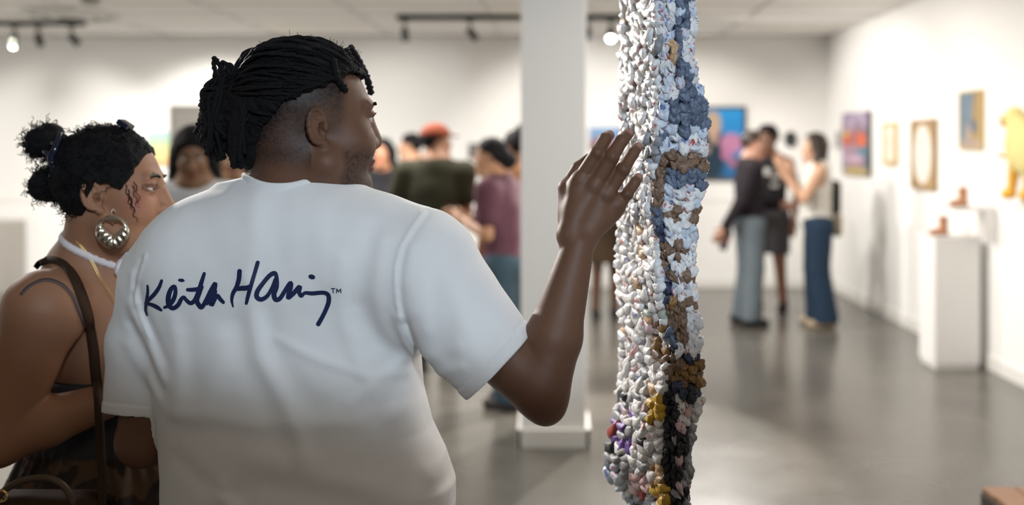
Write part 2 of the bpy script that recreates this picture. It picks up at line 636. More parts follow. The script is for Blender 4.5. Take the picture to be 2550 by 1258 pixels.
def brow_part(R, t, s, parent, origin, ops, m, dens=60, w=.0034, sides=(1, -1)):
    mb = MB()
    for y in sides:
        for k in range(dens):
            a = rng.uniform(0, 1)
            yy = .012 + .036 * a
            zz = .047 + .0065 * math.sin(a * 2.2) - .004 * a + rng.uniform(-1, 1) * w * (1 - .6 * a)
            q = np.array([[.115, y * yy, zz]])
            for _ in range(14):          # walk in to the skin
                P = q * s @ R.T + t
                q[0, 0] -= ev(ops, P)[0] / s * .9
            p0 = q[0]
            if abs(ev(ops, q * s @ R.T + t)[0]) > .0012:
                continue
            d = np.array([.002, y * .0052, .0022 * (1 - a)])
            mb.tube(np.array([p0, p0 + d * .6 + [.0008, 0, 0], p0 + d * 1.2]) * s @ R.T + t, [.00045, .0004, .00015], 4, False)
    mb.build('eyebrows', m, parent, origin=origin, kind='stuff')

def arr(x):
    return np.asarray(x, float)

# ================================================================ the room
LX, FY = -7.2, -3.6
def struct(o):
    o['kind'] = 'structure'
    return o
struct(box('floor', (LX - .2, FY - 1.5, -0.12), (RIGHT_X + .2, BACK_Y + .2, 0), M['floor']))
wb = struct(box('wall_back', (LX - .15, BACK_Y, 0), (RIGHT_X + .15, BACK_Y + .15, CEIL + .2), M['wall']))
wr = struct(box('wall_right', (RIGHT_X, FY, 0), (RIGHT_X + .15, BACK_Y, CEIL + .2), M['wall']))
struct(box('wall_left', (LX - .15, FY, 0), (LX, BACK_Y, CEIL + .2), M['wall']))
# street side behind the camera: a low wall under a shop window
struct(box('wall_front', (LX, FY - .15, 0), (RIGHT_X, FY, 0.95), M['wall']))
wn = struct(box('window_1', (LX, FY - .12, 0.95), (RIGHT_X, FY - .02, 1.0), M['darkframe']))
for i in range(6):
    x = LX + (RIGHT_X - LX) * i / 5
    box('mullion', (x - .03, FY - .12, 1.0), (x + .03, FY - .02, CEIL), M['darkframe'], wn)
# a rail along the back wall and the skirtings
tr = struct(box('trim_1', (LX, BACK_Y - .010, 0.962), (RIGHT_X, BACK_Y, 0.985), M['trim'], bevel=.004))
struct(box('baseboard_back', (LX, BACK_Y - .010, 0), (RIGHT_X, BACK_Y, 0.10), M['trim'], bevel=.003))
struct(box('baseboard_right', (RIGHT_X - .013, FY, 0), (RIGHT_X, BACK_Y - .010, 0.105), M['trim'], bevel=.004))

# the suspended ceiling: slab, metal grid, tiles laid in it
ce = struct(box('ceiling', (LX - .15, FY - .15, CEIL + .03), (RIGHT_X + .15, BACK_Y + .15, CEIL + .2), M['ceil']))
TX, TY = 1.22, 0.61
gm = MB()
xs = np.arange(RIGHT_X - TX * 9, RIGHT_X + .01, TX)
ys = np.arange(BACK_Y - TY * 25, BACK_Y + .01, TY)
for x in xs:
    gm.box((x - .012, FY, CEIL - .004), (x + .012, BACK_Y, CEIL + .03))
for y in ys:
    gm.box((LX, y - .012, CEIL - .004), (RIGHT_X, y + .012, CEIL + .03))
gm.build('ceiling_grid', M['grid'], ce, smooth=False)
tile_me = None
light_cells = {(4, 23), (6, 21), (4, 17), (2, 14), (6, 14), (8, 23)}
for i in range(len(xs) - 1):
    for j in range(len(ys) - 1):
        if ys[j] < 4.0:
            continue
        x0, y0 = xs[i] + .012, ys[j] + .012
        lit = (i, j) in light_cells
        if tile_me is None:
            t = box('ceiling_tile', (0, 0, 0), (TX - .024, TY - .024, .02), M['ceil'], ce)
            tile_me = t.data
            lm = tile_me.copy()
            lm.materials[0] = M['panel_light']
        else:
            t = bpy.data.objects.new('ceiling_tile', tile_me)
            C.objects.link(t)
            t.parent = ce
        if lit:
            t.name = 'light_panel'
            t.data = lm
            t['label'] = 'pale diffuser panel set in the ceiling'
        t.location = (x0, y0, CEIL + .008 - (.006 if lit else 0))
# ceiling in front of that, over and behind the camera
box('ceiling_panel', (LX, FY, CEIL), (RIGHT_X, ys[np.searchsorted(ys, 4.0)] + .012, CEIL + .03), M['ceil'], ce)

# the square column with its base board
cl = empty('column', 'square white column standing in the middle of the gallery floor', 'column', (-.005, 5.345, 0))
cl['kind'] = 'structure'
box('shaft', (-.17, -.172, 0), (.17, .172, CEIL), M['wall'], cl, bevel=.006)
m = MB()
for lo, hi in (((-.186, -.19, 0), (.186, -.172, .092)), ((-.186, .172, 0), (.186, .19, .092)), ((-.19, -.19, 0), (-.17, .19, .092)), ((.17, -.19, 0), (.19, .19, .092))):
    m.box(lo, hi)
m.build('base_board', M['trim'], cl, smooth=False)
so = box('power_outlet', (.035, -.181, .245), (.060, -.172, .31), M['black_metal'], cl, bevel=.002)

# ================================================================ the man
PB = W(740, 1258, 1.76); PB[2] = 0
man = empty('person', 'man seen from behind in white T-shirt with navy signature print, hand raised to the textile', 'person', PB)
th = math.radians(30)
MH_R = frame((math.cos(th), math.sin(th), -0.03))
MH_T = W(776, 330, 1.745)
MH_S = 1.07
FULL = 1.0
ops = place_ops(head_ops(full=FULL, ears=(-1, 1)), MH_R, MH_T, MH_S)
u = lambda p, k: ops.append(('u', p, k))
s_ = lambda p, k: ops.append(('s', p, k))
hl = lambda x, y, z: MH_R @ (np.array([x, y, z]) * MH_S) + MH_T
nk = W(726, 500, 1.755)
u(RC(hl(-.035, 0, -.02), nk, .064, .074), .025)
u(RC(hl(-.010, 0, -.05), nk + [0.01, .01, 0], .060, .070), .03)
# torso under the shirt
sl, sr = W(430, 700, 1.80), W(1030, 660, 1.70)
u(RC(nk + [0, .02, -.05], sl, .065, .070), .04)
u(RC(nk + [0, .02, -.05], sr, .065, .070), .04)
u(EL(W(720, 800, 1.79), (.205, .115, .24)), .06)
u(EL(W(745, 1200, 1.80), (.205, .125, .22)), .06)
# left arm hanging, forearm going forward
le, lw = W(356, 1098, 1.80), W(508, 1112, 2.03)
u(RC(sl, le, .055, .047), .03)
u(RC(le, lw, .046, .029), .01)
u(EL(lw + [0.02, .06, 0], (.02, .05, .042)), .02)
for k in range(4):
    b0 = lw + [0.02, .10, .028 - .019 * k]
    u(RC(b0, b0 + [0.012, .05, -.006], .0095, .0085), .004)
    u(RC(b0 + [0.012, .05, -.006], b0 + [0.035, .065, -.012], .0085, .0075), .004)
u(RC(lw + [0.025, .04, .035], lw + [.05, .09, .045], .011, .009), .006)
# right arm raised
el_, wr_ = W(1340, 960, 1.625), W(1440, 597, 1.655)
u(RC(sr, el_, .068, .050), .022)
u(RC(el_ + [0.004, 0, 0.0], el_ + (wr_ - el_) * .33 + [.004, 0, 0], .048, .0455), .010)
u(RC(el_ + (wr_ - el_) * .33 + [.004, 0, 0], wr_ - [0.000, 0, .01], .0455, .027), .012)
u(SP(W(1362, 1018, 1.63), .026), .03)
# the hand: palm, four fingers, thumb, in the picture's proportions
pd = 1.672
def H(px, py, dd=0.0):
    return W(px, py, pd + dd)
wa, wc = H(1420, 585, -.012), H(1458, 592, -.006)
idx, mid, rin, pin = H(1443, 452), H(1478, 466, -.006), H(1509, 487, -.002), H(1534, 512, .006)
for k, r0, r1 in ((idx, .020, .0165), (mid, .021, .0165), (rin, .020, .0155), (pin, .018, .0145)):
    u(RC((wa if k is idx or k is mid else wc), k, r0, r1), .012)
u(RC(idx + [-.004, .004, -.012], pin + [-.002, .002, -.008], .0145, .0135), .012)
u(RC(H(1425, 530, .008), H(1500, 545, .010), .017, .016), .02)
fing = [
    (idx, H(1487, 381, -.012), H(1507, 346, .004), H(1517, 337, .020), (.0138, .0120, .0105, .0092)),
    (mid, H(1524, 391, -.018), H(1549, 350, -.004), H(1565, 333, .014), (.0138, .0120, .0105, .0092)),
    (rin, H(1552, 422, -.012), H(1576, 383, .002), H(1588, 367, .018), (.0130, .0112, .0098, .0086)),
    (pin, H(1561, 483, .000), H(1580, 455, .010), H(1589, 443, .022), (.0118, .0105, .0094, .0084)),
]
for a, b, c, d, r in fing:
    u(RC(a, b, r[0], r[1]), .007)
    u(RC(b, c, r[1] * .98, r[2]), .003)
    u(RC(c, d, r[2], r[3]), .003)
    u(SP(b + [0, -.0025, .0], r[1] * .92), .004)          # knuckle
    u(SP(a + [0.001, -.006, .002], .0105), .010)
# thumb: leaves the far side of the palm near the wrist, lies behind the index side
u(RC(H(1418, 545, .012), H(1412, 468, .020), .0185, .0150), .012)
u(RC(H(1412, 468, .020), H(1440, 420, .030), .0135, .0115), .006)
u(RC(H(1440, 420, .030), H(1468, 395, .036), .0115, .0095), .004)
V, Q = sculpt(ops, (-1.05, 1.42, .78), (.22, 2.25, 1.80), .0025)
base = np.array([0.150, 0.074, 0.044])
cc, q, mix = skin_color(V, MH_R, MH_T, MH_S, base, (0.20, 0.075, 0.06), (0.008, 0.006, 0.006))
x, y, z = q.T
ZH = lambda f: np.interp(f, [-.13, -.112, -.09, -.066, -.039, -.011, .033, .055, .075, .12], [-.07, -.05, .005, .043, .060, .070, .092, .100, .098, .098])
zh = ZH(x)
nz = vnoise(q * 700, 3) * .5 + vnoise(q * 350, 4) * .5
# clipped hair of the undercut, fading down to the neck, and the short beard
fade = np.clip((z - (zh - .115)) / .10, 0, 1) * np.clip((.040 - x) / .016 + .0, 0, 1) * (z < zh + .02) * (z > -.075)
fade = np.maximum(fade, .75 * np.clip((.030 - x) / .02, 0, 1) * np.clip((z + .07) / .03, 0, 1) * (x < -.02))
earm = np.exp(-(((x + .012) / .022) ** 2 + ((z - .004) / .034) ** 2) * 2.0) * (np.abs(y) > .070)
mix(fade * (.88 + .5 * nz) * (1 - np.clip(earm * 3, 0, 1)), (0.017, 0.013, 0.014))
beard = np.clip((x - .022) / .015, 0, 1) * np.clip((-.012 - z - .2 * np.clip(x - .07, 0, 1)) / .025, 0, 1) * (x < .115)
beard *= 1 - np.clip(1.3 - np.sqrt((y / .028) ** 2 + ((z + .05) / .015) ** 2), 0, 1) * (x > .085)
mix(beard * (.62 + .7 * nz), (0.020, 0.014, 0.013))
# paler nails and finger ends, darker knuckles
for a, b, c, d, r in fing:
    dd = np.linalg.norm(V - (d + [0.002, -.006, .004]), axis=1)
    w = np.clip(1.4 - dd / .0075, 0, 1)[:, None] * .85
    cc = cc * (1 - w) + np.array([.50, .26, .22]) * w
    for k_, rr in ((b, .010), (a, .012)):
        dd = np.linalg.norm(V - (k_ + [0, -.010, 0]), axis=1)
        w = np.clip(1.2 - dd / rr, 0, 1)[:, None] * .45
        cc = cc * (1 - w) + base * .45 * w
body = build('body', V, Q, M['skin'], man, cc, origin=PB)
eye_part(MH_R, MH_T, MH_S, man, PB)
brow_part(MH_R, MH_T, MH_S, man, PB, ops, M['hair'], 90)
lash = MB()
for y in (1, -1):
    for k in range(16):
        t = (k / 15 - .5) * 1.6
        b = np.array([.0905 - .006 * abs(t), y * .033 + .0135 * t, .0325 - .004 * t * t])
        lash.tube([hl(*b), hl(*(b + [.004, .001 * t, .0005])), hl(*(b + [.0075, .003 * t, .004]))], [.0006, .0005, .0002], 4)
lash.build('eyelashes', M['hair'], man, origin=PB, kind='stuff')

# ---- hair
def cap_f(P):
    q_ = ((P - MH_T) @ MH_R) / MH_S
    e = q_ - np.array([-.008, 0, .052])
    rad = np.array([.110, .088, .091])
    k0 = np.sqrt(((e / rad) ** 2).sum(1)); k1 = np.sqrt(((e / rad ** 2) ** 2).sum(1)) + 1e-9
    d_ = k0 * (k0 - 1) / k1
    d_ = d_ + .0035 * vnoise(q_ * 85, 1) + .0018 * vnoise(q_ * 210, 2)
    return np.maximum(d_, (ZH(q_[:, 0]) + .004 * vnoise(q_ * 60, 9) - q_[:, 2]) * .8)
hops = [('u', Pr(cap_f, hl(-.01, 0, .05), .125), 0)]
GA = W(590, 235, 1.735)                  # where the locs are tied together
hops += [('u', EL(W(612, 225, 1.74), (.034, .036, .038)), .03),
         ('u', RC(W(580, 255, 1.735), W(545, 300, 1.725), .034, .034), .03),
         ('u', RC(W(552, 300, 1.72), W(532, 345, 1.715), .028, .018), .02)]
hops += [('u', RC(hl(-.092, .01, .03), hl(-.088, .015, -.035), .040, .030), .03),
         ('u', RC(hl(-.070, .040, .02), hl(-.072, .035, -.040), .034, .022), .03), ('d', lambda P, d: d + .003 * vnoise(P * 130, 19), 0)]
Vh, Qh = sculpt(hops, MH_T - [.3, .2, .2], MH_T + [.2, .2, .2], .0032, refine=False)
hair = build('hair', Vh, Qh, M['hair'], man, origin=PB)
lm = MB()
ecen, erad = np.array([-.008, 0, .052]), np.array([.1125, .0905, .0945])
def to_dir(p):
    d_ = (p - ecen) / erad
    return d_ / np.linalg.norm(d_)
gl = ((GA - MH_T) @ MH_R) / MH_S
gd = to_dir(gl)
def rope(mb, P, r, seed, n=6, twist=420):
    P = np.asarray(P)
    L = np.concatenate([[0], np.cumsum(np.linalg.norm(np.diff(P, axis=0), axis=1))])
    rr = r * (1 + .20 * np.sin(L * twist * 2 + seed) + .10 * np.sin(L * 900 + seed * 3))
    mb.tube(P, rr, n)
starts = []
while len(starts) < 300:
    f_, l_ = rng.uniform(-.07, .098), rng.uniform(-.085, .085)
    k_ = 1 - (f_ / .105) ** 2 - (l_ / .088) ** 2
    if k_ < 0:
        continue
    z_ = .052 + .091 * math.sqrt(k_)
    if z_ < ZH(f_) + .002:
        continue
    starts.append((f_, l_, z_))
for f_ in np.linspace(-.10, .06, 34):             # a dense row along the hairline, both sides
    for sg in (1, -1):
        z_ = float(ZH(f_)) + .004
        k_ = 1 - ((f_ + .008) / .110) ** 2 - ((z_ - .052) / .097) ** 2
        if k_ > 0:
            starts.append((f_, sg * .088 * math.sqrt(k_), z_))
for i, p in enumerate(starts):
    a = to_dir(np.array(p))
    om = math.acos(np.clip(a @ gd, -1, 1))
    if om < .12:
        continue
    n = max(8, int(om / 1.6 * 34))
    t = np.linspace(0, 1, n)[:, None]
    dr = (np.sin((1 - t) * om) * a + np.sin(t * om) * gd) / math.sin(om)
    jit = rng.normal(0, .020, 3)
    lift = .985 + .035 * np.sin(t * PI) * rng.uniform(-.4, 1) + (t > .8) * .02 + .016 * np.sin(t * 17 + i) * np.sin(t * PI)
    P = ecen + dr * erad * lift + jit * np.sin(t * PI) * .35
    rope(lm, P @ MH_R.T * MH_S + MH_T, rng.uniform(.0022, .0034), i)
# the tied bunch at the back: locs that spill over and hang
tips = [(505, 300), (498, 330), (512, 350), (522, 380), (540, 388), (535, 360), (548, 372), (500, 270), (515, 320), (526, 345), (560, 345), (505, 345)]
for i in range(110):
    tx, ty = tips[i % len(tips)]
    tx += rng.normal(0, 7); ty += rng.normal(0, 9)
    dz = rng.uniform(-.035, .035)
    P = spline([GA + rng.normal(0, .010, 3) + [.012, 0, 0], W(565 + rng.normal(0, 14), 205 + rng.normal(0, 16), 1.735 + dz),
                W(530 + rng.normal(0, 12), 250 + rng.normal(0, 14), 1.725 + dz), W((tx + 522) / 2 + rng.normal(0, 5), (ty + 275) / 2, 1.72 + dz), W(tx, ty, 1.715 + dz * .8)], 26)
    rope(lm, P, rng.uniform(.0028, .0044), i)
# locs at the back of the head that hang down over the nape
for i in range(70):
    l_ = rng.uniform(-.035, .07)
    z0, z1 = rng.uniform(.02, .06), rng.uniform(-.062, -.025)
    fb = -.118 * math.sqrt(max(.1, 1 - (l_ / .085) ** 2))
    P = spline([hl(fb * .95 - .004, l_, z0), hl(fb - .010, l_ * 1.0, (z0 + z1) / 2 + .01), hl(fb * .97 - .008 + rng.normal(0, .004), l_ * .92, z1)], 18)
    rope(lm, P, rng.uniform(.0026, .0038), i)
# little loops standing up over the tie
for pts in ([(575, 220), (556, 185), (541, 152), (534, 146), (534, 170), (548, 205)], [(590, 210), (572, 178), (562, 158), (553, 160), (556, 190)],
            [(592, 205), (580, 172), (571, 160), (566, 170), (575, 200)], [(545, 300), (550, 335), (556, 362), (571, 382), (560, 352), (553, 325), (560, 300)]):
    P = spline([W(a, b, 1.715) for a, b in pts], 30)
    rope(lm, P, .0040, 1)
lm.build('tied_locs', M['hair'], man, origin=PB)
# hanging locs over the forehead, each its own
for pts in ([(872, 118, 1.79), (892, 150, 1.82), (908, 180, 1.83), (917, 205, 1.83), (924, 233, 1.83)],
            [(860, 125, 1.74), (876, 150, 1.755), (884, 172, 1.76), (888, 194, 1.76)],
            [(850, 130, 1.72), (866, 150, 1.735), (874, 175, 1.74), (874, 190, 1.74)],
            [(830, 150, 1.675), (838, 190, 1.68), (850, 210, 1.69), (862, 226, 1.695)],
            [(875, 122, 1.77), (893, 152, 1.79), (899, 175, 1.80), (895, 196, 1.80)]):
    m = MB()
    rope(m, spline([W(*p) for p in pts], 24), .0062, 2, 8, 300)
    m.build('dreadlock', M['hair'], man, origin=PB)
# short frizz along the crown
fz = MB()
for i in range(1100):
    a = rng.normal(0, 1, 3); a[2] = abs(a[2]) + .25; a /= np.linalg.norm(a)
    p = ecen + a * erad * .99
    if p[2] < ZH(p[0]) + .02:
        continue
    t1 = rng.normal(0, .004, 3)
    L_ = rng.uniform(.004, .012)
    P = [p, p + a * L_ * .5 + t1 * .6, p + a * L_ * .8 + t1 * 1.4, p + a * L_ + t1 * .7 + rng.normal(0, .002, 3)]
    fz.tube(np.array(P) @ MH_R.T * MH_S + MH_T, [.0004, .0004, .0003, .00015], 3, False)
fz.build('frizz', M['hair'], man, origin=PB, kind='stuff')

# ---- the T-shirt
psi = math.radians(7)
TU = np.array([math.cos(psi), -math.sin(psi)])
TV = np.array([math.sin(psi), math.cos(psi)])
TD = 1.785
prof = [(470, 560, 880, .075), (520, 490, 965, .108), (570, 428, 1030, .128), (640, 378, 1062, .140), (720, 352, 1062, .148), (800, 345, 1058, .150), (880, 362, 1050, .150),
        (960, 384, 1056, .150), (1050, 397, 1078, .153), (1120, 401, 1112, .158), (1190, 404, 1136, .160), (1250, 405, 1136, .160), (1330, 412, 1120, .158), (1460, 420, 1100, .156)]
pz = np.array([CAMZ - (p[0] - HY) * TD / F for p in prof])[::-1]
pl = np.array([(p[1] - HX) * TD / F for p in prof])[::-1]
pr = np.array([(p[2] - HX) * TD / F for p in prof])[::-1]
pb = np.array([p[3] for p in prof])[::-1]
def torso_f(P):
    z_ = P[:, 2]
    l_, r_, b_ = np.interp(z_, pz, pl), np.interp(z_, pz, pr), np.interp(z_, pz, pb)
    cx, a_ = (l_ + r_) / 2, (r_ - l_) / 2
    dx, dy = P[:, 0] - cx, P[:, 1] - TD
    uu = dx * TU[0] + dy * TU[1]
    vv = dx * TV[0] + dy * TV[1]
    e = 2.35
    k0 = (np.abs(uu / a_) ** e + np.abs(vv / b_) ** e + 1e-9) ** (1 / e)
    g = np.sqrt((uu / a_ ** 2) ** 2 + (vv / b_ ** 2) ** 2) / np.maximum(np.sqrt((uu / a_) ** 2 + (vv / b_) ** 2), 1e-6)
    d_ = (k0 - 1) / np.maximum(g, 1.0)
    d_ = np.maximum(d_, pz[0] - z_)
    top = z_ - (pz[-1] + .0)
    return np.maximum(d_, top)
sh = [('u', Pr(torso_f, (-.45, 1.78, 1.1), 99), 0)]
u = lambda p, k: sh.append(('u', p, k))
nb = W(715, 520, 1.775)
u(RC(W(640, 590, 1.765), W(432, 695, 1.785), .082, .076), .06)
u(RC(W(800, 580, 1.755), W(1040, 640, 1.715), .082, .083), .06)
u(RC(W(690, 545, 1.725), W(745, 545, 1.725), .074, .074), .05)
u(RC(W(500, 640, 1.745), W(900, 640, 1.725), .09, .09), .08)
# left sleeve
s0, s1 = W(412, 715, 1.79), W(336, 1075, 1.80)
u(RC(s0, W(362, 850, 1.80), .076, .064), .035)
u(RC(W(362, 850, 1.80), s1, .064, .0575), .02)
# right sleeve
r0, r1 = W(1062, 690, 1.70), W(1262, 934, 1.635)
u(RC(r0, r1, .098, .0745), .045)
axr = (r1 - r0) / np.linalg.norm(r1 - r0)
# hems: cut the sleeves square, hollow them a little
hcR = W(1245, 910, 1.64)
nR = np.array([.72, -.05, -.70]); nR /= np.linalg.norm(nR)
hcL = W(330, 1032, 1.80)
nL = np.array([-.10, -.22, -1.0]); nL /= np.linalg.norm(nL)
def hem_cut(P, d):
    a = (P - hcR) @ nR
    nearR = ((P[:, 0] > W(1090, 0, 1.65)[0]) & (P[:, 2] > W(0, 1015, 1.65)[2])) | ((P[:, 0] > W(1150, 0, 1.65)[0]) & (P[:, 2] > W(0, 1110, 1.65)[2]))
    d = np.where(nearR & (np.linalg.norm(P - hcR, axis=1) < .30), np.maximum(d, a), d)
    b = (P - hcL) @ nL
    nearL = (P[:, 0] < W(398, 0, 1.80)[0]) & (P[:, 2] < 1.25)
    d = np.where(nearL, np.maximum(d, b), d)
    return d
def seg_d(P2, A, B):
    ba = B - A
    t = np.clip(((P2 - A) @ ba) / (ba @ ba), 0, 1)
    q_ = P2 - A - t[:, None] * ba
    return np.sqrt((q_ * q_).sum(1))
def wp(px, py):
    return np.array([(px - HX) * 1.66 / F, CAMZ - (py - HY) * 1.66 / F])
# folds of the cloth over the back: (points, height in m, width in m); negative height is a valley
FOLDS = [
    ([(640, 700), (648, 790), (662, 880), (700, 950), (728, 1003), (752, 1062), (770, 1120)], .0060, .017),
    ([(672, 770), (700, 880), (745, 960), (790, 1010)], -.0050, .022),
    ([(600, 800), (615, 900), (660, 980), (690, 1060)], -.0035, .022),
    ([(862, 640), (869, 799), (895, 880), (928, 950), (975, 1040)], .0045, .016),
    ([(905, 760), (930, 860), (965, 930)], -.0040, .020),
    ([(640, 480), (648, 600), (640, 690)], .0022, .018), ([(700, 500), (715, 640)], -.0020, .020),
    ([(800, 500), (815, 600), (830, 690)], .0022, .018), ([(935, 560), (915, 660), (880, 740)], -.0025, .02),
    ([(960, 600), (948, 720), (960, 820), (1005, 880)], .0030, .014),
    ([(704, 838), (800, 885), (908, 930), (1000, 945)], .0028, .010),
    ([(560, 850), (540, 960), (500, 1040)], .0030, .022),
    ([(430, 800), (440, 920), (430, 1040)], .0032, .016), ([(470, 820), (480, 960)], -.0030, .02),
    ([(400, 1040), (520, 1030), (650, 1052), (760, 1038), (900, 1046), (985, 1028)], .0022, .014),
    ([(420, 1075), (560, 1070), (720, 1090), (860, 1080)], -.0028, .020),
    ([(560, 1200), (553, 1225), (600, 1258)], .0050, .014), ([(430, 1150), (500, 1200), (620, 1215)], -.0035, .02),
    ([(640, 1130), (760, 1150), (900, 1190), (1010, 1230)], .0035, .022), ([(650, 1190), (800, 1220), (950, 1260)], -.0035, .022),
    ([(1060, 960), (1075, 1040), (1090, 1110)], .0030, .012), ([(1030, 980), (1045, 1080), (1075, 1160)], -.0030, .016),
    ([(1100, 1120), (1080, 1200)], .0040, .016), ([(1128, 1140), (1100, 1230)], -.004, .012),
    ([(1020, 900), (960, 935), (880, 1000)], .0030, .012), ([(1030, 925), (985, 970), (940, 1040)], -.003, .014),
    # the right sleeve
    ([(1035, 608), (1033, 690), (1040, 760)], .0026, .012), ([(1070, 600), (1062, 700), (1072, 800)], .0028, .016),
    ([(1090, 640), (1090, 760), (1110, 860)], -.0030, .018), ([(1150, 700), (1165, 790), (1190, 860)], .0032, .022),
    ([(1130, 760), (1130, 860)], -.0022, .016), ([(1195, 740), (1225, 820)], -.0030, .020),
    ([(1060, 880), (1100, 870), (1150, 840)], .0028, .013), ([(1085, 930), (1120, 905), (1160, 890)], .003, .010),
    # the left sleeve
    ([(300, 770), (340, 850), (392, 950)], .0045, .011), ([(290, 820), (325, 890), (380, 985)], -.0042, .011),
    ([(275, 880), (320, 960), (370, 1010)], .0030, .012), ([(330, 720), (345, 800), (396, 900)], -.0040, .012),
    ([(310, 690), (318, 760)], .003, .010),
]
SEAMS = [([(1052, 528), (1028, 570), (1008, 608), (999, 650), (997, 693), (1000, 746), (1010, 790), (1020, 830), (1036, 885)], .0024, .0036),
         ([(1062, 535), (1040, 575), (1020, 612), (1011, 655), (1009, 700), (1013, 750), (1024, 800), (1036, 840)], -.0022, .0060),
         ([(358, 640), (336, 690), (322, 740), (330, 790), (352, 850)], .0030, .0045),
         ([(345, 650), (322, 700), (311, 745)], -.0030, .006),
         ([(1018, 800), (1030, 850), (1046, 900)], -.0065, .010), ([(1000, 780), (1012, 850), (1030, 900)], .004, .008),
         ([(1107, 1000), (1125, 1065), (1143, 1120), (1157, 1180), (1170, 1208)], -.0016, .003)]
def folds(P, d):
    m_ = (np.abs(d) < .03) & (P[:, 1] < 1.80)
    idx = np.nonzero(m_)[0]
    if not len(idx):
        return d
    p2 = P[idx][:, [0, 2]]
    disp = np.zeros(len(idx))
    for pts, hgt, wid in FOLDS + SEAMS:
        A = np.array([wp(*p) for p in pts])
        lo_, hi_ = A.min(0) - 2.6 * wid, A.max(0) + 2.6 * wid
        sel = np.nonzero(((p2 > lo_) & (p2 < hi_)).all(1))[0]
        if not len(sel):
            continue
        dm = np.full(len(sel), 9.)
        for i in range(len(A) - 1):
            dm = np.minimum(dm, seg_d(p2[sel], A[i], A[i + 1]))
        disp[sel] += hgt * np.exp(-(dm / wid) ** 2)
    disp += .0012 * vnoise(P[idx] * [14, 14, 8], 5) + .0007 * vnoise(P[idx] * 32, 6)
    d = d.copy()
    d[idx] -= disp * np.clip((1.80 - P[idx][:, 1]) / .05, 0, 1)
    return d
def hem_ridge(P, d):
    a = -((P - hcR) @ nR)
    w = (P[:, 0] > W(1090, 0, 1.65)[0])
    d = d + np.where(w, -.0012 * ((a > 0) & (a < .021)) + .0012 * np.exp(-((a - .0225) / .0022) ** 2), 0)
    b = -((P - hcL) @ nL)
    w = (P[:, 0] < W(398, 0, 1.80)[0]) & (P[:, 2] < 1.25)
    d = d + np.where(w, -.0012 * ((b > 0) & (b < .019)) + .0012 * np.exp(-((b - .0205) / .0022) ** 2), 0)
    return d
sh += [('d', folds, 0), ('d', hem_ridge, 0), ('d', hem_cut, 0)]
# hollow of the sleeves and the neck hole
sh.append(('s', RC(r0 + axr * .22, r1 + axr * .1, .068, .0685), .002))
sh.append(('s', RC(s1 - (s1 - s0) * .2, s1 - [0, 0, .06], .052, .053), .002))
NC, NRX, NRY = W(729, 460, 1.752), .083, .086
def neck_hole(P, d):
    dx, dy = (P[:, 0] - NC[0]) / NRX, (P[:, 1] - NC[1]) / NRY
    r_ = (1 - np.sqrt(dx * dx + dy * dy)) * NRX
    return np.maximum(d, np.where(P[:, 2] > 1.36, r_, -1))
sh.append(('d', neck_hole, 0))
Vs, Qs = sculpt(sh, (-.86, 1.42, .80), (.02, 2.02, 1.56), .003, refine=False)
shirt = build('t_shirt', Vs, Qs, M['shirt'], man, origin=PB)
sm = shirt.modifiers.new('smooth', 'SMOOTH')
sm.factor = .5
sm.iterations = 2
SB = BVHTree.FromPolygons([Vector(v) for v in Vs], [tuple(q) for q in Qs])
EYE = np.array([0, 0, CAMZ])
def on_shirt(px, py, off):
    dv = W(px, py, 1.0) - EYE
    dv /= np.linalg.norm(dv)
    hit = SB.ray_cast(Vector(EYE + dv * .5), Vector(dv))
    if hit[0] is None:
        return W(px, py, 1.62)
    n = np.array(hit[1])
    if n @ dv > 0:
        n = -n
    return np.array(hit[0]) + n * off

# ribbed collar standing on the rim of the neck hole
colr = MB()
n = 90
an = np.arange(n) / n * 2 * PI
zt = []
for a in an:
    c_, s2 = math.cos(a), math.sin(a)
    h_ = SB.ray_cast(Vector((NC[0] + (NRX + .004) * c_, NC[1] + (NRY + .004) * s2, 1.75)), Vector((0, 0, -1)))
    zt.append(h_[0][2] if h_[0] is not None else NC[2])
zt = np.array(zt)
ker = np.ones(13) / 13
zt = np.convolve(np.concatenate([zt[-6:], zt, zt[:6]]), ker, 'valid')
sec = [(.005, -.007), (.0032, -.002), (.0030, .003), (.0026, .007), (.0008, .0095), (-.003, .0095), (-.004, .006), (-.004, -.006)]
V = []
for (r_, z_) in sec:
    V.append(np.stack([NC[0] + (NRX + r_) * np.cos(an), NC[1] + (NRY + r_) * np.sin(an), zt + z_], 1))
V = np.vstack(V)
i = np.arange(len(sec) - 1)[:, None] * n; j = np.arange(n)[None]
colr.add(V, np.stack([i + j, i + (j + 1) % n, i + n + (j + 1) % n, i + n + j], -1).reshape(-1, 4))
colr.build('collar', M['shirt'], man, origin=PB)

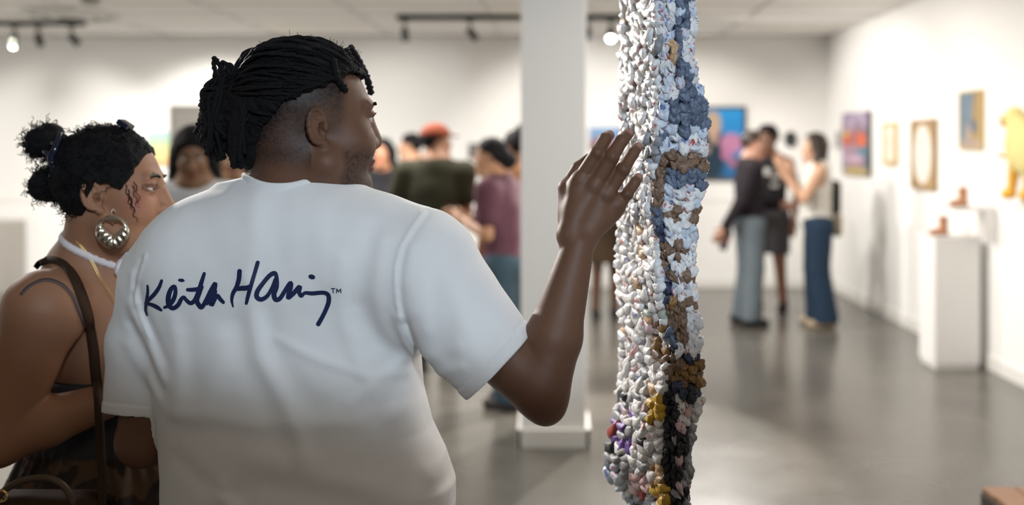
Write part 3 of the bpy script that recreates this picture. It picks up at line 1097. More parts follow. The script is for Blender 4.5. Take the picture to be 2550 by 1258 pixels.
# the print: brush strokes laid on the cloth
def SGN(x, y):
    return 340 + x / 4.722, 620 + y / 4.724
STROKES = [
    ([(135, 432), (138, 500), (128, 580), (118, 650), (113, 715), (128, 775)], [13, 17, 19, 19, 17, 12]),
    ([(300, 372), (270, 450), (215, 530), (150, 595), (115, 632)], [17, 22, 24, 22, 18]),
    ([(128, 638), (190, 655), (250, 685), (296, 718)], [18, 22, 24, 15]),
    ([(335, 685), (390, 660), (440, 590), (462, 510), (452, 440), (410, 470), (380, 560), (385, 650), (430, 695), (490, 660), (530, 590), (560, 565), (590, 600), (640, 635), (690, 600), (735, 500), (765, 400), (800, 290)],
     [17, 22, 26, 24, 22, 26, 30, 30, 26, 26, 24, 20, 22, 24, 26, 28, 26, 20]),
    ([(605, 478), (660, 478), (720, 470), (768, 440)], [20, 24, 24, 18]),
    ([(775, 445), (745, 520), (715, 600), (740, 660), (775, 680), (830, 590), (880, 490), (928, 405), (925, 460), (895, 560), (885, 655), (925, 590), (955, 545), (990, 590), (1025, 625)],
     [20, 24, 28, 28, 26, 26, 28, 24, 26, 28, 28, 24, 22, 24, 20]),
    ([(835, 640), (880, 560), (925, 500)], [20, 30, 30]),
    ([(510, 365), (545, 368), (562, 370)], [16, 20, 10]),
    ([(1218, 262), (1210, 360), (1180, 450), (1140, 520), (1125, 600), (1140, 675)], [28, 28, 26, 24, 18, 9]),
    ([(1180, 470), (1240, 460), (1300, 455), (1350, 430)], [22, 28, 28, 20]),
    ([(1428, 160), (1390, 290), (1345, 440), (1315, 560), (1298, 635)], [24, 23, 23, 22, 18]),
    ([(1655, 345), (1630, 285), (1570, 310), (1490, 400), (1425, 490), (1415, 560), (1465, 590), (1540, 550), (1600, 450), (1645, 350), (1648, 440), (1620, 530), (1640, 590), (1690, 580), (1750, 490), (1815, 400), (1810, 470), (1785, 570), (1840, 530), (1920, 445), (1915, 500), (1940, 550), (1985, 515), (2070, 520), (2200, 510), (2258, 540), (2262, 620), (2225, 720), (2180, 810), (2140, 880)],
     [22, 26, 26, 26, 28, 28, 26, 24, 22, 26, 30, 30, 28, 26, 26, 28, 30, 24, 26, 28, 26, 22, 20, 24, 24, 26, 28, 26, 26, 27]),
    ([(2050, 322), (2066, 326), (2082, 330)], [24, 28, 24]),
    # the two small letters
    ([(2292, 462), (2342, 462)], [5, 5]), ([(2317, 462), (2317, 514)], [5, 5]),
    ([(2356, 514), (2360, 462), (2381, 502), (2402, 462), (2407, 514)], [5, 5, 5, 5, 5]),
]
ink = MB()
for si, (pts, w) in enumerate(STROKES):
    straight = max(w) <= 5
    if straight:
        pp = np.vstack([np.linspace(pts[i], pts[i + 1], 6)[(0 if i == 0 else 1):] for i in range(len(pts) - 1)])
        ww = np.full(len(pp), w[0], float)
    else:
        n = max(10, int(sum(math.dist(pts[i], pts[i + 1]) for i in range(len(pts) - 1)) / 14))
        pp = spline(pts, n)
        ww = spline(np.stack([w, w], 1), n)[:, 0]
    tg = np.gradient(pp, axis=0); tg /= np.linalg.norm(tg, axis=1)[:, None] + 1e-9
    nr = np.stack([-tg[:, 1], tg[:, 0]], 1)
    # round ends
    add0 = [(pp[0] - tg[0] * ww[0] * k, ww[0] * math.sqrt(1 - k * k), nr[0]) for k in (.97, .7, .35)]
    add1 = [(pp[-1] + tg[-1] * ww[-1] * k, ww[-1] * math.sqrt(1 - k * k), nr[-1]) for k in (.35, .7, .97)]
    if straight:
        add0 = add1 = []
    row = add0 + [(pp[i], ww[i], nr[i]) for i in range(len(pp))] + add1
    Vr = []
    for c, hw, n_ in row:
        for t in (-1, -.5, 0, .5, 1):
            Vr.append(on_shirt(*SGN(*(c + n_ * hw * t)), .0011 + .00006 * si))
    i = np.arange(len(row) - 1)[:, None] * 5
    j = np.arange(4)[None]
    ink.add(Vr, np.stack([i + j, i + j + 1, i + 6 + j, i + 5 + j], -1).reshape(-1, 4))
pt = ink.build('signature_print', M['ink'], shirt, origin=PB, label='navy handwritten signature printed across the back')

# ---- trousers and shoes (below the frame)
def legs(h0, spread, base_xy, yaw, e=0.0, flare=.0, shoe=True):
    R_ = rotm('Z', yaw)
    t_ = np.array([base_xy[0], base_xy[1], 0])
    o_ = [('u', EL((0, 0, h0 + .02), (.185 + e, .135 + e, .12)), 0)]
    for sg in (1, -1):
        hip, kn, an = np.array([sg * .095, 0, h0 - .03]), np.array([sg * (spread + .01), .015, .50]), np.array([sg * spread, -.01, .09])
        o_.append(('u', RC(hip, kn, .098 + e, .068 + e), .03))
        o_.append(('u', RC(kn, an, .066 + e, .052 + e + flare), .02))
    return [(a, XF(p, R_, t_), k) for a, p, k in o_], R_, t_
lo_, R_, t_ = legs(.92, .11, (PB[0], PB[1] + .035), math.radians(-7), -.004)
lo_.append(('d', lambda P, d: np.maximum(d, np.maximum(P[:, 2] - .955, .03 - P[:, 2])), 0))
V, Q = sculpt(lo_, (PB[0] - .35, PB[1] - .25, 0), (PB[0] + .35, PB[1] + .25, 1.05), .011, refine=False)
build('trousers', V, Q, M['cloth'], man, np.tile([.03, .035, .05], (len(V), 1)), origin=PB)
def shoe_ops(cx, sole=.0):
    return [('u', RC((cx, -.06, .045), (cx, .02, .045), .045, .046), 0), ('u', RC((cx, .02, .04), (cx, .14, .032), .044, .034), .02),
            ('u', RC((cx, -.03, .05), (cx, -.02, .10), .043, .045), .02),
            ('d', lambda P, d: np.maximum(d, -P[:, 2] + .0), 0)]
for sg in (1, -1):
    so_ = shoe_ops(sg * .11)
    V, Q = sculpt(so_, (-.25, -.2, -.02), (.25, .25, .2), .008, refine=False)
    V = V @ R_.T
    build('shoe', V, Q, M['cloth'], man, np.tile([.6, .6, .6], (len(V), 1)))

# ================================================================ the hanging textile
rng_main, rng = rng, np.random.default_rng(23)
def ico(n):
    import bmesh
    bm = bmesh.new()
    bmesh.ops.create_icosphere(bm, subdivisions=n, radius=1.0)
    V = np.array([v.co[:] for v in bm.verts]); T = np.array([[v.index for v in f.verts] for f in bm.faces])
    bm.free()
    return V, T
ICO3, ICO2 = ico(3), ico(2)
YS = [-420, 0, 100, 200, 240, 300, 380, 450, 520, 560, 600, 650, 700, 760, 800, 820, 900, 950, 1000, 1050, 1100, 1130, 1170, 1200, 1258, 1420]
SEAM = [1646, 1648, 1645, 1649, 1645, 1640, 1638, 1632, 1622, 1630, 1640, 1645, 1650, 1658, 1664, 1666, 1668, 1656, 1650, 1652, 1655, 1657, 1659, 1661, 1665, 1668]
REDGE = [1728, 1730, 1726, 1733, 1752, 1766, 1756, 1755, 1744, 1734, 1730, 1724, 1727, 1734, 1738, 1740, 1743, 1744, 1742, 1727, 1722, 1717, 1714, 1711, 1707, 1700]
LEDGE = [1550, 1550, 1548, 1548, 1549, 1550, 1548, 1546, 1544, 1543, 1541, 1539, 1538, 1544, 1548, 1548, 1544, 1540, 1538, 1530, 1522, 1514, 1502, 1515, 1585, 1640]
fS = lambda y: np.interp(y, YS, SEAM)
fR = lambda y: np.interp(y, YS, REDGE)
fL = lambda y: np.interp(y, YS, LEDGE)
def right_pt(u, y):
    b = math.sin(u * PI)
    return W(fS(y) + 3 + (fR(y) - fS(y) - 3) * u, y, 1.705 - .014 * b + .012 * u)
def left_pt(u, y):
    w = 1 - u
    return W(fL(y) + (fS(y) - fL(y)) * u, y, 1.705 + .20 * w ** 1.25 + .012 * math.sin(y * .021 + u * 3))
WHITE, PALE, SLATE, NAVY, BROWN, GOLDB, CHAR = (.84, .84, .85), (.62, .69, .81), (.125, .160, .235), (.040, .055, .105), (.215, .135, .090), (.30, .17, .06), (.022, .024, .032)
TANC, GREYC, PINK, PURP, GOLD, MINT, REDC = (.60, .40, .23), (.34, .35, .38), (.70, .50, .52), (.17, .08, .38), (.62, .38, .04), (.55, .66, .60), (.45, .06, .05)
def rclass(u, y):
    j = rng.random()
    if y < 235:
        if u < .14: return PALE if j < .7 else WHITE
        if u < .42:
            return (PALE, WHITE, PALE, TANC)[int((y + 40) / 48) % 4] if j < .85 else WHITE
        z = .54 + .13 * math.sin(y * .035 + .6)
        if abs(u - z) < .15: return SLATE
        return WHITE if j < .55 else PALE
    if y < 312:
        if u < .14: return PALE
        if u < .30: return WHITE if j < .5 else PALE
        return SLATE if j < .88 else WHITE
    if y < 342: return PALE if j < .8 else SLATE
    if y < 384: return WHITE if j < .7 else PALE
    if y < 428: return BROWN
    if y < 468: return BROWN if u < .16 else SLATE
    if u < .16: return (BROWN, BROWN, SLATE, NAVY)[int(y / 37) % 4] if y < 950 else CHAR
    if y < 515: return WHITE if j < .6 else PALE
    if y < 548: return BROWN if (u > .72 or u < .55) else WHITE
    if y < 604: return WHITE if (j < .75 and not (u > .8 and y > 580)) else PALE
    if y < 640: return BROWN if u < .82 else WHITE
    if y < 676: return WHITE
    if y < 702: return BROWN
    if y < 742: return WHITE if j < .8 else PALE
    if y < 772: return BROWN if j < .7 else GOLDB
    if y < 816: return WHITE if u > .5 else BROWN
    if y < 850: return BROWN if u < .7 else WHITE
    if y < 886: return WHITE if u > .2 else BROWN
    if y < 908: return NAVY if j < .6 else BROWN
    if y < 955: return GOLDB if j < .6 else BROWN
    if y < 996: return NAVY if j < .75 else CHAR
    if y < 1062: return (WHITE if j < .75 else PINK) if u > .42 else (CHAR if j < .8 else WHITE)
    if u > .74: return PINK if j < .45 else GREYC
    return CHAR if j < .80 else (PINK if j < .9 else GREYC)
def lclass(u, y):
    j = rng.random()
    if u > .76 and y > 800:
        if y < 925: return GOLDB if j < .45 else (BROWN if j < .6 else WHITE)
        if 985 < y < 1055: return GOLD
        if 1055 < y < 1120: return WHITE
        if 1130 < y: return (GOLDB, GOLD, TANC, WHITE)[int(j * 4)]
    if y > 1030 and u < .45 and y < 1140 and j < .5: return PURP
    if y > 1150 and u < .35: return (PALE, WHITE, SLATE)[int(j * 3)]
    if y < 330: return WHITE if j < .94 else (TANC if j < .97 else GREYC)
    if u > .7 and 340 < y < 440: return GREYC if j < .6 else WHITE
    if y < 560: return WHITE if j < .90 else GREYC
    if y < 980: return WHITE if j < .76 else (TANC if j < .85 else (MINT if j < .89 else (PINK if j < .95 else GREYC)))
    return (PINK if j < .25 else WHITE) if j < .56 else (GREYC if j < .90 else (REDC if j < .915 else (CHAR if j < .94 else WHITE)))
tx = empty('hanging_textile', 'long crocheted strip of white, blue and brown plastic yarn hanging before the man\'s hand', 'textile', tuple(W(1650, 370, 1.72) * [1, 1, 0] + [0, 0, .72]))
TO = np.array(tx.location)
names = {WHITE: 'white', PALE: 'pale blue', SLATE: 'slate blue', NAVY: 'navy', BROWN: 'brown', GOLDB: 'golden brown', CHAR: 'charcoal', TANC: 'tan', GREYC: 'grey', PINK: 'pink', PURP: 'purple', GOLD: 'gold', MINT: 'mint', REDC: 'red'}
def stitch_grid(ptf, cls, ncol, y0, y1, dy, icos, dep):
    rows = int((y1 - y0) / dy)
    cells = {}
    for r in range(rows):
        for c in range(ncol):
            y = y0 + (r + .5) * dy + (dy * .25 if c % 2 else -dy * .25)
            u_ = (c + .5) / ncol
            cells[(r, c)] = (u_, y, cls(u_, y))
    seen, patches = set(), []
    for k in cells:
        if k in seen:
            continue
        st, comp = [k], []
        seen.add(k)
        while st:
            q = st.pop()
            comp.append(q)
            for dr, dc in ((0, 1), (1, 0), (0, -1), (-1, 0)):
                n_ = (q[0] + dr, q[1] + dc)
                if n_ in cells and n_ not in seen and cells[n_][2] == cells[k][2] and len(comp) + len(st) < 26:
                    seen.add(n_); st.append(n_)
        patches.append(comp)
    VI, TI = icos
    for comp in patches:
        mb = MB()
        for q in comp:
            u_, y, col = cells[q]
            P = ptf(u_, y)
            du = (ptf(min(u_ + .05, 1), y) - ptf(max(u_ - .05, 0), y)); wl = np.linalg.norm(du) / (min(u_ + .05, 1) - max(u_ - .05, 0)) / ncol
            du /= np.linalg.norm(du)
            dz = np.array([0, 0, 1.0])
            n_ = np.cross(dz, du); n_ /= np.linalg.norm(n_)
            if n_[1] > 0: n_ = -n_
            hz = dy * 1.70 / F
            s = rng.uniform(0, 100)
            nz = vnoise(VI * 2.1 + s, 11)
            rid = 1 - np.abs(vnoise(VI * [5.0, 3.0, 2.6] + s * 2, 12))
            rid2 = 1 - np.abs(vnoise(VI * [9, 6, 5] + s * 3, 17))
            rr = .70 + .22 * nz + .28 * rid ** 2 + .16 * rid2 ** 2 + .06 * vnoise(VI * 14 + s, 13)
            B = VI * rr[:, None]
            a = rng.normal(0, .38)
            x_, z_ = B[:, 0] * wl * rng.uniform(.62, .85), B[:, 2] * hz * rng.uniform(.68, 1.0)
            # the two legs of a stitch lean into a V
            z_ = z_ + .45 * hz * (np.abs(B[:, 0]) - .4)
            pinch = 1 - .30 * np.exp(-(B[:, 0] / .22) ** 2)
            y_ = B[:, 1] * dep * rng.uniform(.75, 1.2) * pinch
            xr, zr = x_ * math.cos(a) - z_ * math.sin(a), x_ * math.sin(a) + z_ * math.cos(a)
            pos = P + n_ * rng.uniform(-.002, .003) + rng.normal(0, .0020, 3)
            Vv = pos + xr[:, None] * du + zr[:, None] * dz + y_[:, None] * n_
            v = rng.uniform(.86, 1.10)
            cv = np.tile(np.array(col) * v, (len(VI), 1))
            cv *= (1 + .12 * vnoise(VI * 3 + s, 14))[:, None]
            if col in (PALE, WHITE, PINK):
                sp = vnoise(VI * 2.4 + s * 3, 15)
                th_ = .50 if col == PALE else .66
                cv[sp > th_] = np.array(REDC if rng.random() < .6 else (.10, .16, .40))
            if col in (BROWN, SLATE, GOLDB, NAVY):
                cv *= (1 + .35 * vnoise(VI * [6, 3, 6] + s, 16))[:, None]
            mb.add(Vv, None, TI, np.clip(cv, 0, .85))
        nm = names[cells[comp[0]][2]]
        mb.build('crochet_patch', M['plarn'], tx, origin=TO, label=nm + ' crochet stitches')
stitch_grid(right_pt, rclass, 5, -190, 1400, 21.5, ICO3, .0105)
stitch_grid(left_pt, lclass, 7, -190, 1400, 20, ICO2, .0110)
rng = rng_main
# the seam edge rolled over between the two faces, and the netting behind
def net(name, ptf, off):
    yy = np.linspace(-200, 1400, 90); uu = np.linspace(0, 1, 8)
    V = np.array([ptf(a, y) + [0, off, 0] for y in yy for a in uu])
    i = np.arange(len(yy) - 1)[:, None] * 8; j = np.arange(7)[None]
    Q = np.stack([i + j, i + j + 1, i + 9 + j, i + 8 + j], -1).reshape(-1, 4)
    V2 = V + [0, .004, 0]
    build(name, np.vstack([V, V2]), np.vstack([Q, Q[:, ::-1] + len(V)]), M['plarn'], tx, np.tile([.5, .5, .5], (2 * len(V), 1)), origin=TO)
net('netting', right_pt, .010)
net('netting', left_pt, .012)
mb = MB()
topz = CAMZ + (HY + 190) * 1.7 / F
mb.tube([W(1560, 0, 1.90) * [1, 1, 0] + [0, 0, topz], W(1740, 0, 1.71) * [1, 1, 0] + [0, 0, topz]], .009, 10)
c0 = (W(1560, 0, 1.90) + W(1740, 0, 1.71)) / 2 * [1, 1, 0]
mb.build('hanging_rod', M['woodtile'], tx, origin=TO)
mb = MB()
mb.tube([c0 + [0, 0, topz], c0 + [0, 0, CEIL]], .0025, 6)
mb.build('hanging_cord', M['lace'], tx, origin=TO)

# ================================================================ the woman with the heart earring
WB_ = np.array([-.93, 2.04, 0])
wom = empty('person', 'woman with clipped black curly hair and a big silver heart earring, brown shoulder strap', 'person', WB_)
tw = math.radians(7)
WR = frame((math.cos(tw), math.sin(tw), -.05))
WT = W(279, 494, 1.975)
WS = .965
wh = lambda x, y, z: WR @ (np.array([x, y, z]) * WS) + WT
ops = place_ops(head_ops(full=.35, fem=True), WR, WT, WS)
u = lambda p, k: ops.append(('u', p, k))
nkw = W(226, 655, 2.02)
u(RC(wh(-.030, 0, -.03), nkw, .052, .060), .02)
u(RC(wh(.010, 0, -.06), nkw + [.03, 0, 0], .045, .055), .02)
ns = W(108, 772, 1.875)
fs = np.array([-.88, 2.20, ns[2] + .01])
u(RC(nkw + [-.01, -.01, -.03], ns + [0.01, .02, .0], .058, .058), .05)
u(RC(nkw + [0, .02, -.03], fs, .055, .055), .05)
u(EL((-.925, 2.08, 1.20), (.150, .140, .20)), .05)
u(EL((-.80, 2.015, 1.155), (.075, .075, .072)), .04)
u(EL((-.80, 2.13, 1.155), (.075, .075, .072)), .04)
u(EL((-.915, 2.085, .93), (.14, .15, .17)), .06)
we, ww_ = W(-6, 1092, 1.835), W(335, 975, 1.925)
u(SP(ns, .066), .03)
u(RC(ns, we, .067, .053), .03)
u(RC(we, we + (ww_ - we) * .35, .050, .046), .012)
u(RC(we + (ww_ - we) * .35, ww_, .046, .027), .012)
hd = (ww_ - we) / np.linalg.norm(ww_ - we)
u(RC(ww_, ww_ + hd * .06, .026, .030), .01)
for k in range(4):
    b0 = ww_ + hd * .075 + np.array([0, .012, .028 - .018 * k])
    u(RC(b0, b0 + hd * .035 + [0, .02, 0], .009, .008), .004)
    u(RC(b0 + hd * .035 + [0, .02, 0], b0 + hd * .05 + [0, .045, -.002], .008, .007), .003)
u(RC(ww_ + hd * .02 + [0, 0, .025], ww_ + hd * .07 + [0, .01, .05], .010, .008), .006)
# the far arm hangs down
fe, fw = np.array([-.83, 2.27, 1.03]), np.array([-.72, 2.20, .86])
u(RC(fs, fe, .056, .044), .03)
u(RC(fe, fw, .042, .026), .01)
u(EL(fw + [.03, -.01, -.05], (.025, .018, .05)), .015)
for k in range(4):
    u(RC(fw + [.03 + .012 * k - .015, -.012, -.09], fw + [.035 + .013 * k - .015, -.015, -.145], .008, .007), .003)
u(RC(fw + [.02, -.03, -.03], fw + [.03, -.05, -.08], .009, .008), .005)
for sg in (1, -1):
    hp = np.array([-.915, 2.06 + sg * .085, .85])
    u(RC(hp, [-.91, 2.06 + sg * .09, .48], .085, .058), .03)
    u(RC([-.91, 2.06 + sg * .09, .48], [-.92, 2.06 + sg * .09, .08], .056, .040), .02)
V, Q = sculpt(ops, (-1.30, 1.70, .03), (-.55, 2.42, 1.70), .0038)
wbase = np.array([.33, .165, .095])
cc, q, mix = skin_color(V, WR, WT, WS, wbase, (.30, .10, .085), (.018, .012, .010), True)
x, y, z = q.T
mix(.55 * np.exp(-(((x - .062) / .022) ** 2 + ((z + .002) / .022) ** 2)) * (np.abs(y) > .02), (.42, .125, .095))
mix(.7 * np.clip(1.2 - np.abs(np.sqrt(((np.abs(y) - .034) / .019) ** 2 + ((z - .028) / .010) ** 2) - .9) / .25, 0, 1) * (x > .07), (.03, .018, .015))
build('body', V, Q, M['skin'], wom, cc, origin=WB_)
WBV = BVHTree.FromPolygons([Vector(v) for v in V], [tuple(a) for a in Q])
eye_part(WR, WT, WS, wom, WB_, look=(1, 0, -.10))
brow_part(WR, WT, WS, wom, WB_, ops, M['hair'], 90, .0022)
ml = MB()
for y in (1, -1):
    for k in range(12):
        t = (k / 11 - .5) * 1.6
        b = np.array([.0905 - .006 * abs(t), y * .033 + .0135 * t, .0320 - .004 * t * t])
        ml.tube([wh(*b), wh(*(b + [.004, .001 * t, .0002])), wh(*(b + [.0070, .003 * t, .0028]))], [.0006, .0005, .0002], 4)
ml.build('eyelashes', M['hair'], wom, origin=WB_, kind='stuff')

def ZW(f):
    return np.interp(f, [-.13, -.075, -.045, -.030, -.010, .018, .034, .046, .060, .072, .082, .11], [-.050, -.055, -.050, -.015, .036, .034, .020, .036, .068, .096, .119, .13])
def wcap(P):
    q_ = ((P - WT) @ WR) / WS
    e = q_ - np.array([-.014, 0, .046])
    rad = np.array([.108, .090, .104])
    k0 = np.sqrt(((e / rad) ** 2).sum(1)); k1 = np.sqrt(((e / rad ** 2) ** 2).sum(1)) + 1e-9
    d_ = k0 * (k0 - 1) / k1 + .0045 * vnoise(q_ * 75, 21) + .0030 * vnoise(q_ * 170, 22)
    return np.maximum(d_, (ZW(q_[:, 0]) + .006 * vnoise(q_ * 90, 23) - q_[:, 2]) * .75)
pf = [(W(104, 352, 1.98), .030), (W(128, 340, 1.99), .026), (W(118, 462, 1.97), .034), (W(140, 440, 1.98), .028), (W(95, 370, 1.99), .018)]
hops = [('u', Pr(wcap, wh(-.01, 0, .05), .13), 0)]
for c_, r_ in pf:
    hops.append(('u', SP(c_, r_), .012))
hops.append(('d', lambda P, d: d + .0035 * vnoise(P * 110, 24) * (P[:, 0] < wh(-.1, 0, 0)[0]), 0))
Vh, Qh = sculpt(hops, WT - [.26, .2, .18], WT + [.2, .2, .2], .0034, refine=False)
build('hair', Vh, Qh, M['hair'], wom, origin=WB_)
cm = MB()
def curl(p, ax, L, cr, tr, turns, seed):
    ax = ax / np.linalg.norm(ax)
    a = np.cross(ax, [.3, .5, .8]); a /= np.linalg.norm(a); b = np.cross(ax, a)
    t = np.linspace(0, 1, int(turns * 9) + 4)[:, None]
    ph = t * turns * 2 * PI + seed
    P = p + ax * L * t + (a * np.cos(ph) + b * np.sin(ph)) * cr * (0.5 + .5 * t)
    cm.tube(P, np.linspace(tr, tr * .5, len(P)), 4, False)
wcen, wrad = np.array([-.014, 0, .046]), np.array([.108, .090, .104])
k = 0
while k < 520:
    a = rng.normal(0, 1, 3); a /= np.linalg.norm(a)
    p = wcen + a * wrad * .985
    if p[2] < ZW(p[0]) + .002:
        continue
    k += 1
    tgt = np.cross(a, rng.normal(0, 1, 3)) + a * .25 + np.array([-.5, 0, 0])
    curl(wh(*p), WR @ tgt, rng.uniform(.012, .030), rng.uniform(.0018, .0036), .0011, rng.uniform(1.5, 3), rng.uniform(0, 6))
for c_, r_ in pf:
    for k in range(70):
        a = rng.normal(0, 1, 3); a[0] -= .7; a /= np.linalg.norm(a)
        curl(c_ + a * r_ * .9, a + rng.normal(0, .5, 3), rng.uniform(.010, .026), rng.uniform(.0025, .005), .0010, rng.uniform(1, 2.2), rng.uniform(0, 6))
for px, py in ((322, 500), (326, 515), (330, 480), (318, 490), (335, 470), (312, 478)):
    curl(W(px, py - 18, 1.905), np.array([.25, 0, -1.0]), .045, .0035, .0011, 2.2, px)
cm.build('curls', M['hair'], wom, origin=WB_, kind='stuff')

# claw clip in the hair, and the small black clip on the crown
cp = empty('claw_clip', 'dark shiny claw clip holding the curly hair at the back of the head', 'hair clip', W(128, 405, 1.93))
CO = np.array(cp.location)
m = MB()
for y_, dd in ((0, 0), (1, .05)):
    pts = spline([W(150, 330, 1.93 + dd), W(141, 365, 1.915 + dd), W(128, 392, 1.912 + dd), W(137, 425, 1.915 + dd), W(146, 462, 1.93 + dd)], 22)
    m.tube(pts, [.004 + .004 * math.sin(t * PI) for t in np.linspace(0, 1, 22)], 10)
m.build('jaw', M['plastic'], cp, origin=CO)
m = MB()
for a, b in (((128, 392), (100, 404)), ((124, 385), (106, 372)), ((132, 408), (112, 424)), ((140, 430), (122, 446)), ((143, 362), (126, 352))):
    p0, p1 = W(*a, 1.914), W(*b, 1.935)
    m.tube(spline([p0, (p0 + p1) / 2 + [0, -.006, 0], p1], 9), np.linspace(.005, .0025, 9), 8)
m.build('teeth', M['plastic'], cp, origin=CO, kind='stuff')
m = MB()
m.tube([W(130, 405, 1.905), W(130, 405, 1.975)], .0055, 12)
m.build('hinge', M['plastic'], cp, origin=CO)
bc = build('hair_clip', boxv((-.013, -.016, -.005), (.013, .016, .006)) @ rotm('Y', math.radians(33)).T, BOXF, M['plastic'], smooth=False)
bc.location = W(312, 311, 1.965)
b = bc.modifiers.new('bevel', 'BEVEL'); b.width = .002
tag(bc, 'small black clip on top of the curly haired woman\'s head', 'hair clip')

# earring: a puffed round of silver with a heart cut out
er = empty('earring', 'large silver heart hoop earring hanging from the woman\'s ear', 'earring', W(282, 535, 1.885))
EO = np.array(er.location)
n = 96
a = np.arange(n) / n * 2 * PI
ring = []
outer = np.stack([280 + 42 * np.sin(a), 577 - 41 * np.cos(a) + 4 * np.maximum(0, -np.cos(a)) ** 6], 1)
t_ = a
hx = 16 * np.sin(t_) ** 3; hy = 13 * np.cos(t_) - 5 * np.cos(2 * t_) - 2 * np.cos(3 * t_) - np.cos(4 * t_)
inner = np.stack([280 + hx * 1.66, 565 - hy * 1.45], 1)
emb = 1 + .28 * np.sin(a * 16) * (np.cos(a) < .1)
V = []
for w in np.linspace(0, 1, 9):
    pr_ = outer * (1 - w) + inner * w
    hgt = math.sin(w * PI) ** .7 * .0042
    for i in range(n):
        e_ = emb[i] if .15 < w < .85 else 1
        V.append(W(*pr_[i], 1.885) + [0, -hgt * e_ - .0004, 0])
V = np.array(V)
V2 = V.copy(); V2[:, 1] = 2 * 1.8852 - V2[:, 1]
i = np.arange(8)[:, None] * n; j = np.arange(n)[None]
Q = np.stack([i + j, i + (j + 1) % n, i + n + (j + 1) % n, i + n + j], -1).reshape(-1, 4)
build('heart_hoop', np.vstack([V, V2]), np.vstack([Q, Q[:, ::-1] + len(V)]), M['silver'], er, origin=EO)
m = MB()
m.tube(spline([W(280, 539, 1.885), W(277, 530, 1.887), W(281, 521, 1.890), W(287, 527, 1.893)], 16), .0011, 6)
m.build('ear_hook', M['silver'], er, origin=EO)

def around(bv, c, e1, e2, n=90):
    """points where a plane through c meets the body, walking round it"""
    P, N = [], []
    for k in range(n):
        an = k / n * 2 * PI
        d_ = e1 * math.cos(an) + e2 * math.sin(an)
        h_ = bv.ray_cast(Vector(c + d_ * .16), Vector(-d_))
        if h_[0] is None:
            continue
        P.append(np.array(h_[0])); N.append(d_)
    return np.array(P), np.array(N)
def band(mb, P, N, upv, w, off, close=True):
    n = len(P)
    w = np.broadcast_to(w, (n,))
    V = []
    for p, nn, w_ in zip(P, N, w):
        V += [p + nn * off - upv * w_, p + nn * (off + .0015), p + nn * off + upv * w_, p - nn * .002 + upv * w_, p - nn * .002 - upv * w_]
    k = n if close else n - 1
    i = np.arange(k)[:, None] * 5; i2 = ((np.arange(k) + 1) % n)[:, None] * 5
    j = np.arange(5)[None]; j2 = (j + 1) % 5
    mb.add(V, np.stack([i + j, i2 + j, i2 + j2, i + j2], -1).reshape(-1, 4))
ch = empty('choker', 'white lace choker tied round the neck of the earring woman', 'necklace', W(245, 622, 1.99))
c0 = W(240, 625, 1.995)
e1 = np.array([.90, 0, -.43]); e1 /= np.linalg.norm(e1)
e2 = np.array([0, 1.0, 0])
P, N = around(WBV, c0, e1, e2)
up_ = np.cross(e1, e2)
m = MB()
kk = np.arange(len(P))
band(m, P, N, up_, .0065 + .0012 * np.sin(kk * 1.9), .0028)
m.build('lace_band', M['lace'], ch, origin=np.array(ch.location))
m = MB()
for dx, dy, L in ((-4, 4, 34), (6, 6, 30)):
    m.tube(spline([W(303, 648, 1.945), W(303 + dx, 660 + dy, 1.93), W(302 + dx * 1.5, 650 + L, 1.935)], 12), [.004, .006, .008, .009, .0085, .009, .010, .0095, .010, .010, .009, .007], 7)
m.tube(spline([W(303, 648, 1.945), W(318, 632, 1.93), W(322, 645, 1.935), W(304, 650, 1.94)], 14), .0045, 7)
m.build('bow', M['lace'], ch, origin=np.array(ch.location))
nc = empty('necklace', 'fine gold chain hanging below the white choker', 'necklace', W(235, 640, 1.98))
def on_wom(px, py, off, far=3.0):
    dv = W(px, py, 1.0) - EYE
    dv /= np.linalg.norm(dv)
    h_ = WBV.ray_cast(Vector(EYE + dv * 1.2), Vector(dv))
    if h_[0] is None:
        return W(px, py, 1.95)
    n_ = np.array(h_[1])
    if n_ @ dv > 0: n_ = -n_
    return np.array(h_[0]) + n_ * off
m = MB()
for o_ in (0, 5):
    pp = spline([(184, 598), (205, 618), (228, 655), (250, 700), (268, 728), (290, 765), (310, 800)], 60)
    m.tube([on_wom(a_ + o_, b_, .0022) for a_, b_ in pp], .0008 + .0003 * (np.arange(60) % 2), 5)
m.build('chain', M['gold'], nc, origin=np.array(nc.location))

def ribbon(mb, pts, w, fn, off, n=50):
    pp = spline(pts, n)
    ww2 = spline(np.stack([w, w], 1), n)[:, 0]
    tg = np.gradient(pp, axis=0); tg /= np.linalg.norm(tg, axis=1)[:, None]
    nr = np.stack([-tg[:, 1], tg[:, 0]], 1)
    V = []
    for k in range(n):
        L = [fn(*(pp[k] + nr[k] * ww2[k] * t), off) for t in (-1, 0, 1)]
        B_ = [fn(*(pp[k] + nr[k] * ww2[k] * t), off - .004) for t in (1, -1)]
        V += L + B_
    i = np.arange(n - 1)[:, None] * 5; j = np.arange(5)[None]; j2 = (j + 1) % 5
    mb.add(V, np.stack([i + j, i + j2, i + 5 + j2, i + 5 + j], -1).reshape(-1, 4))
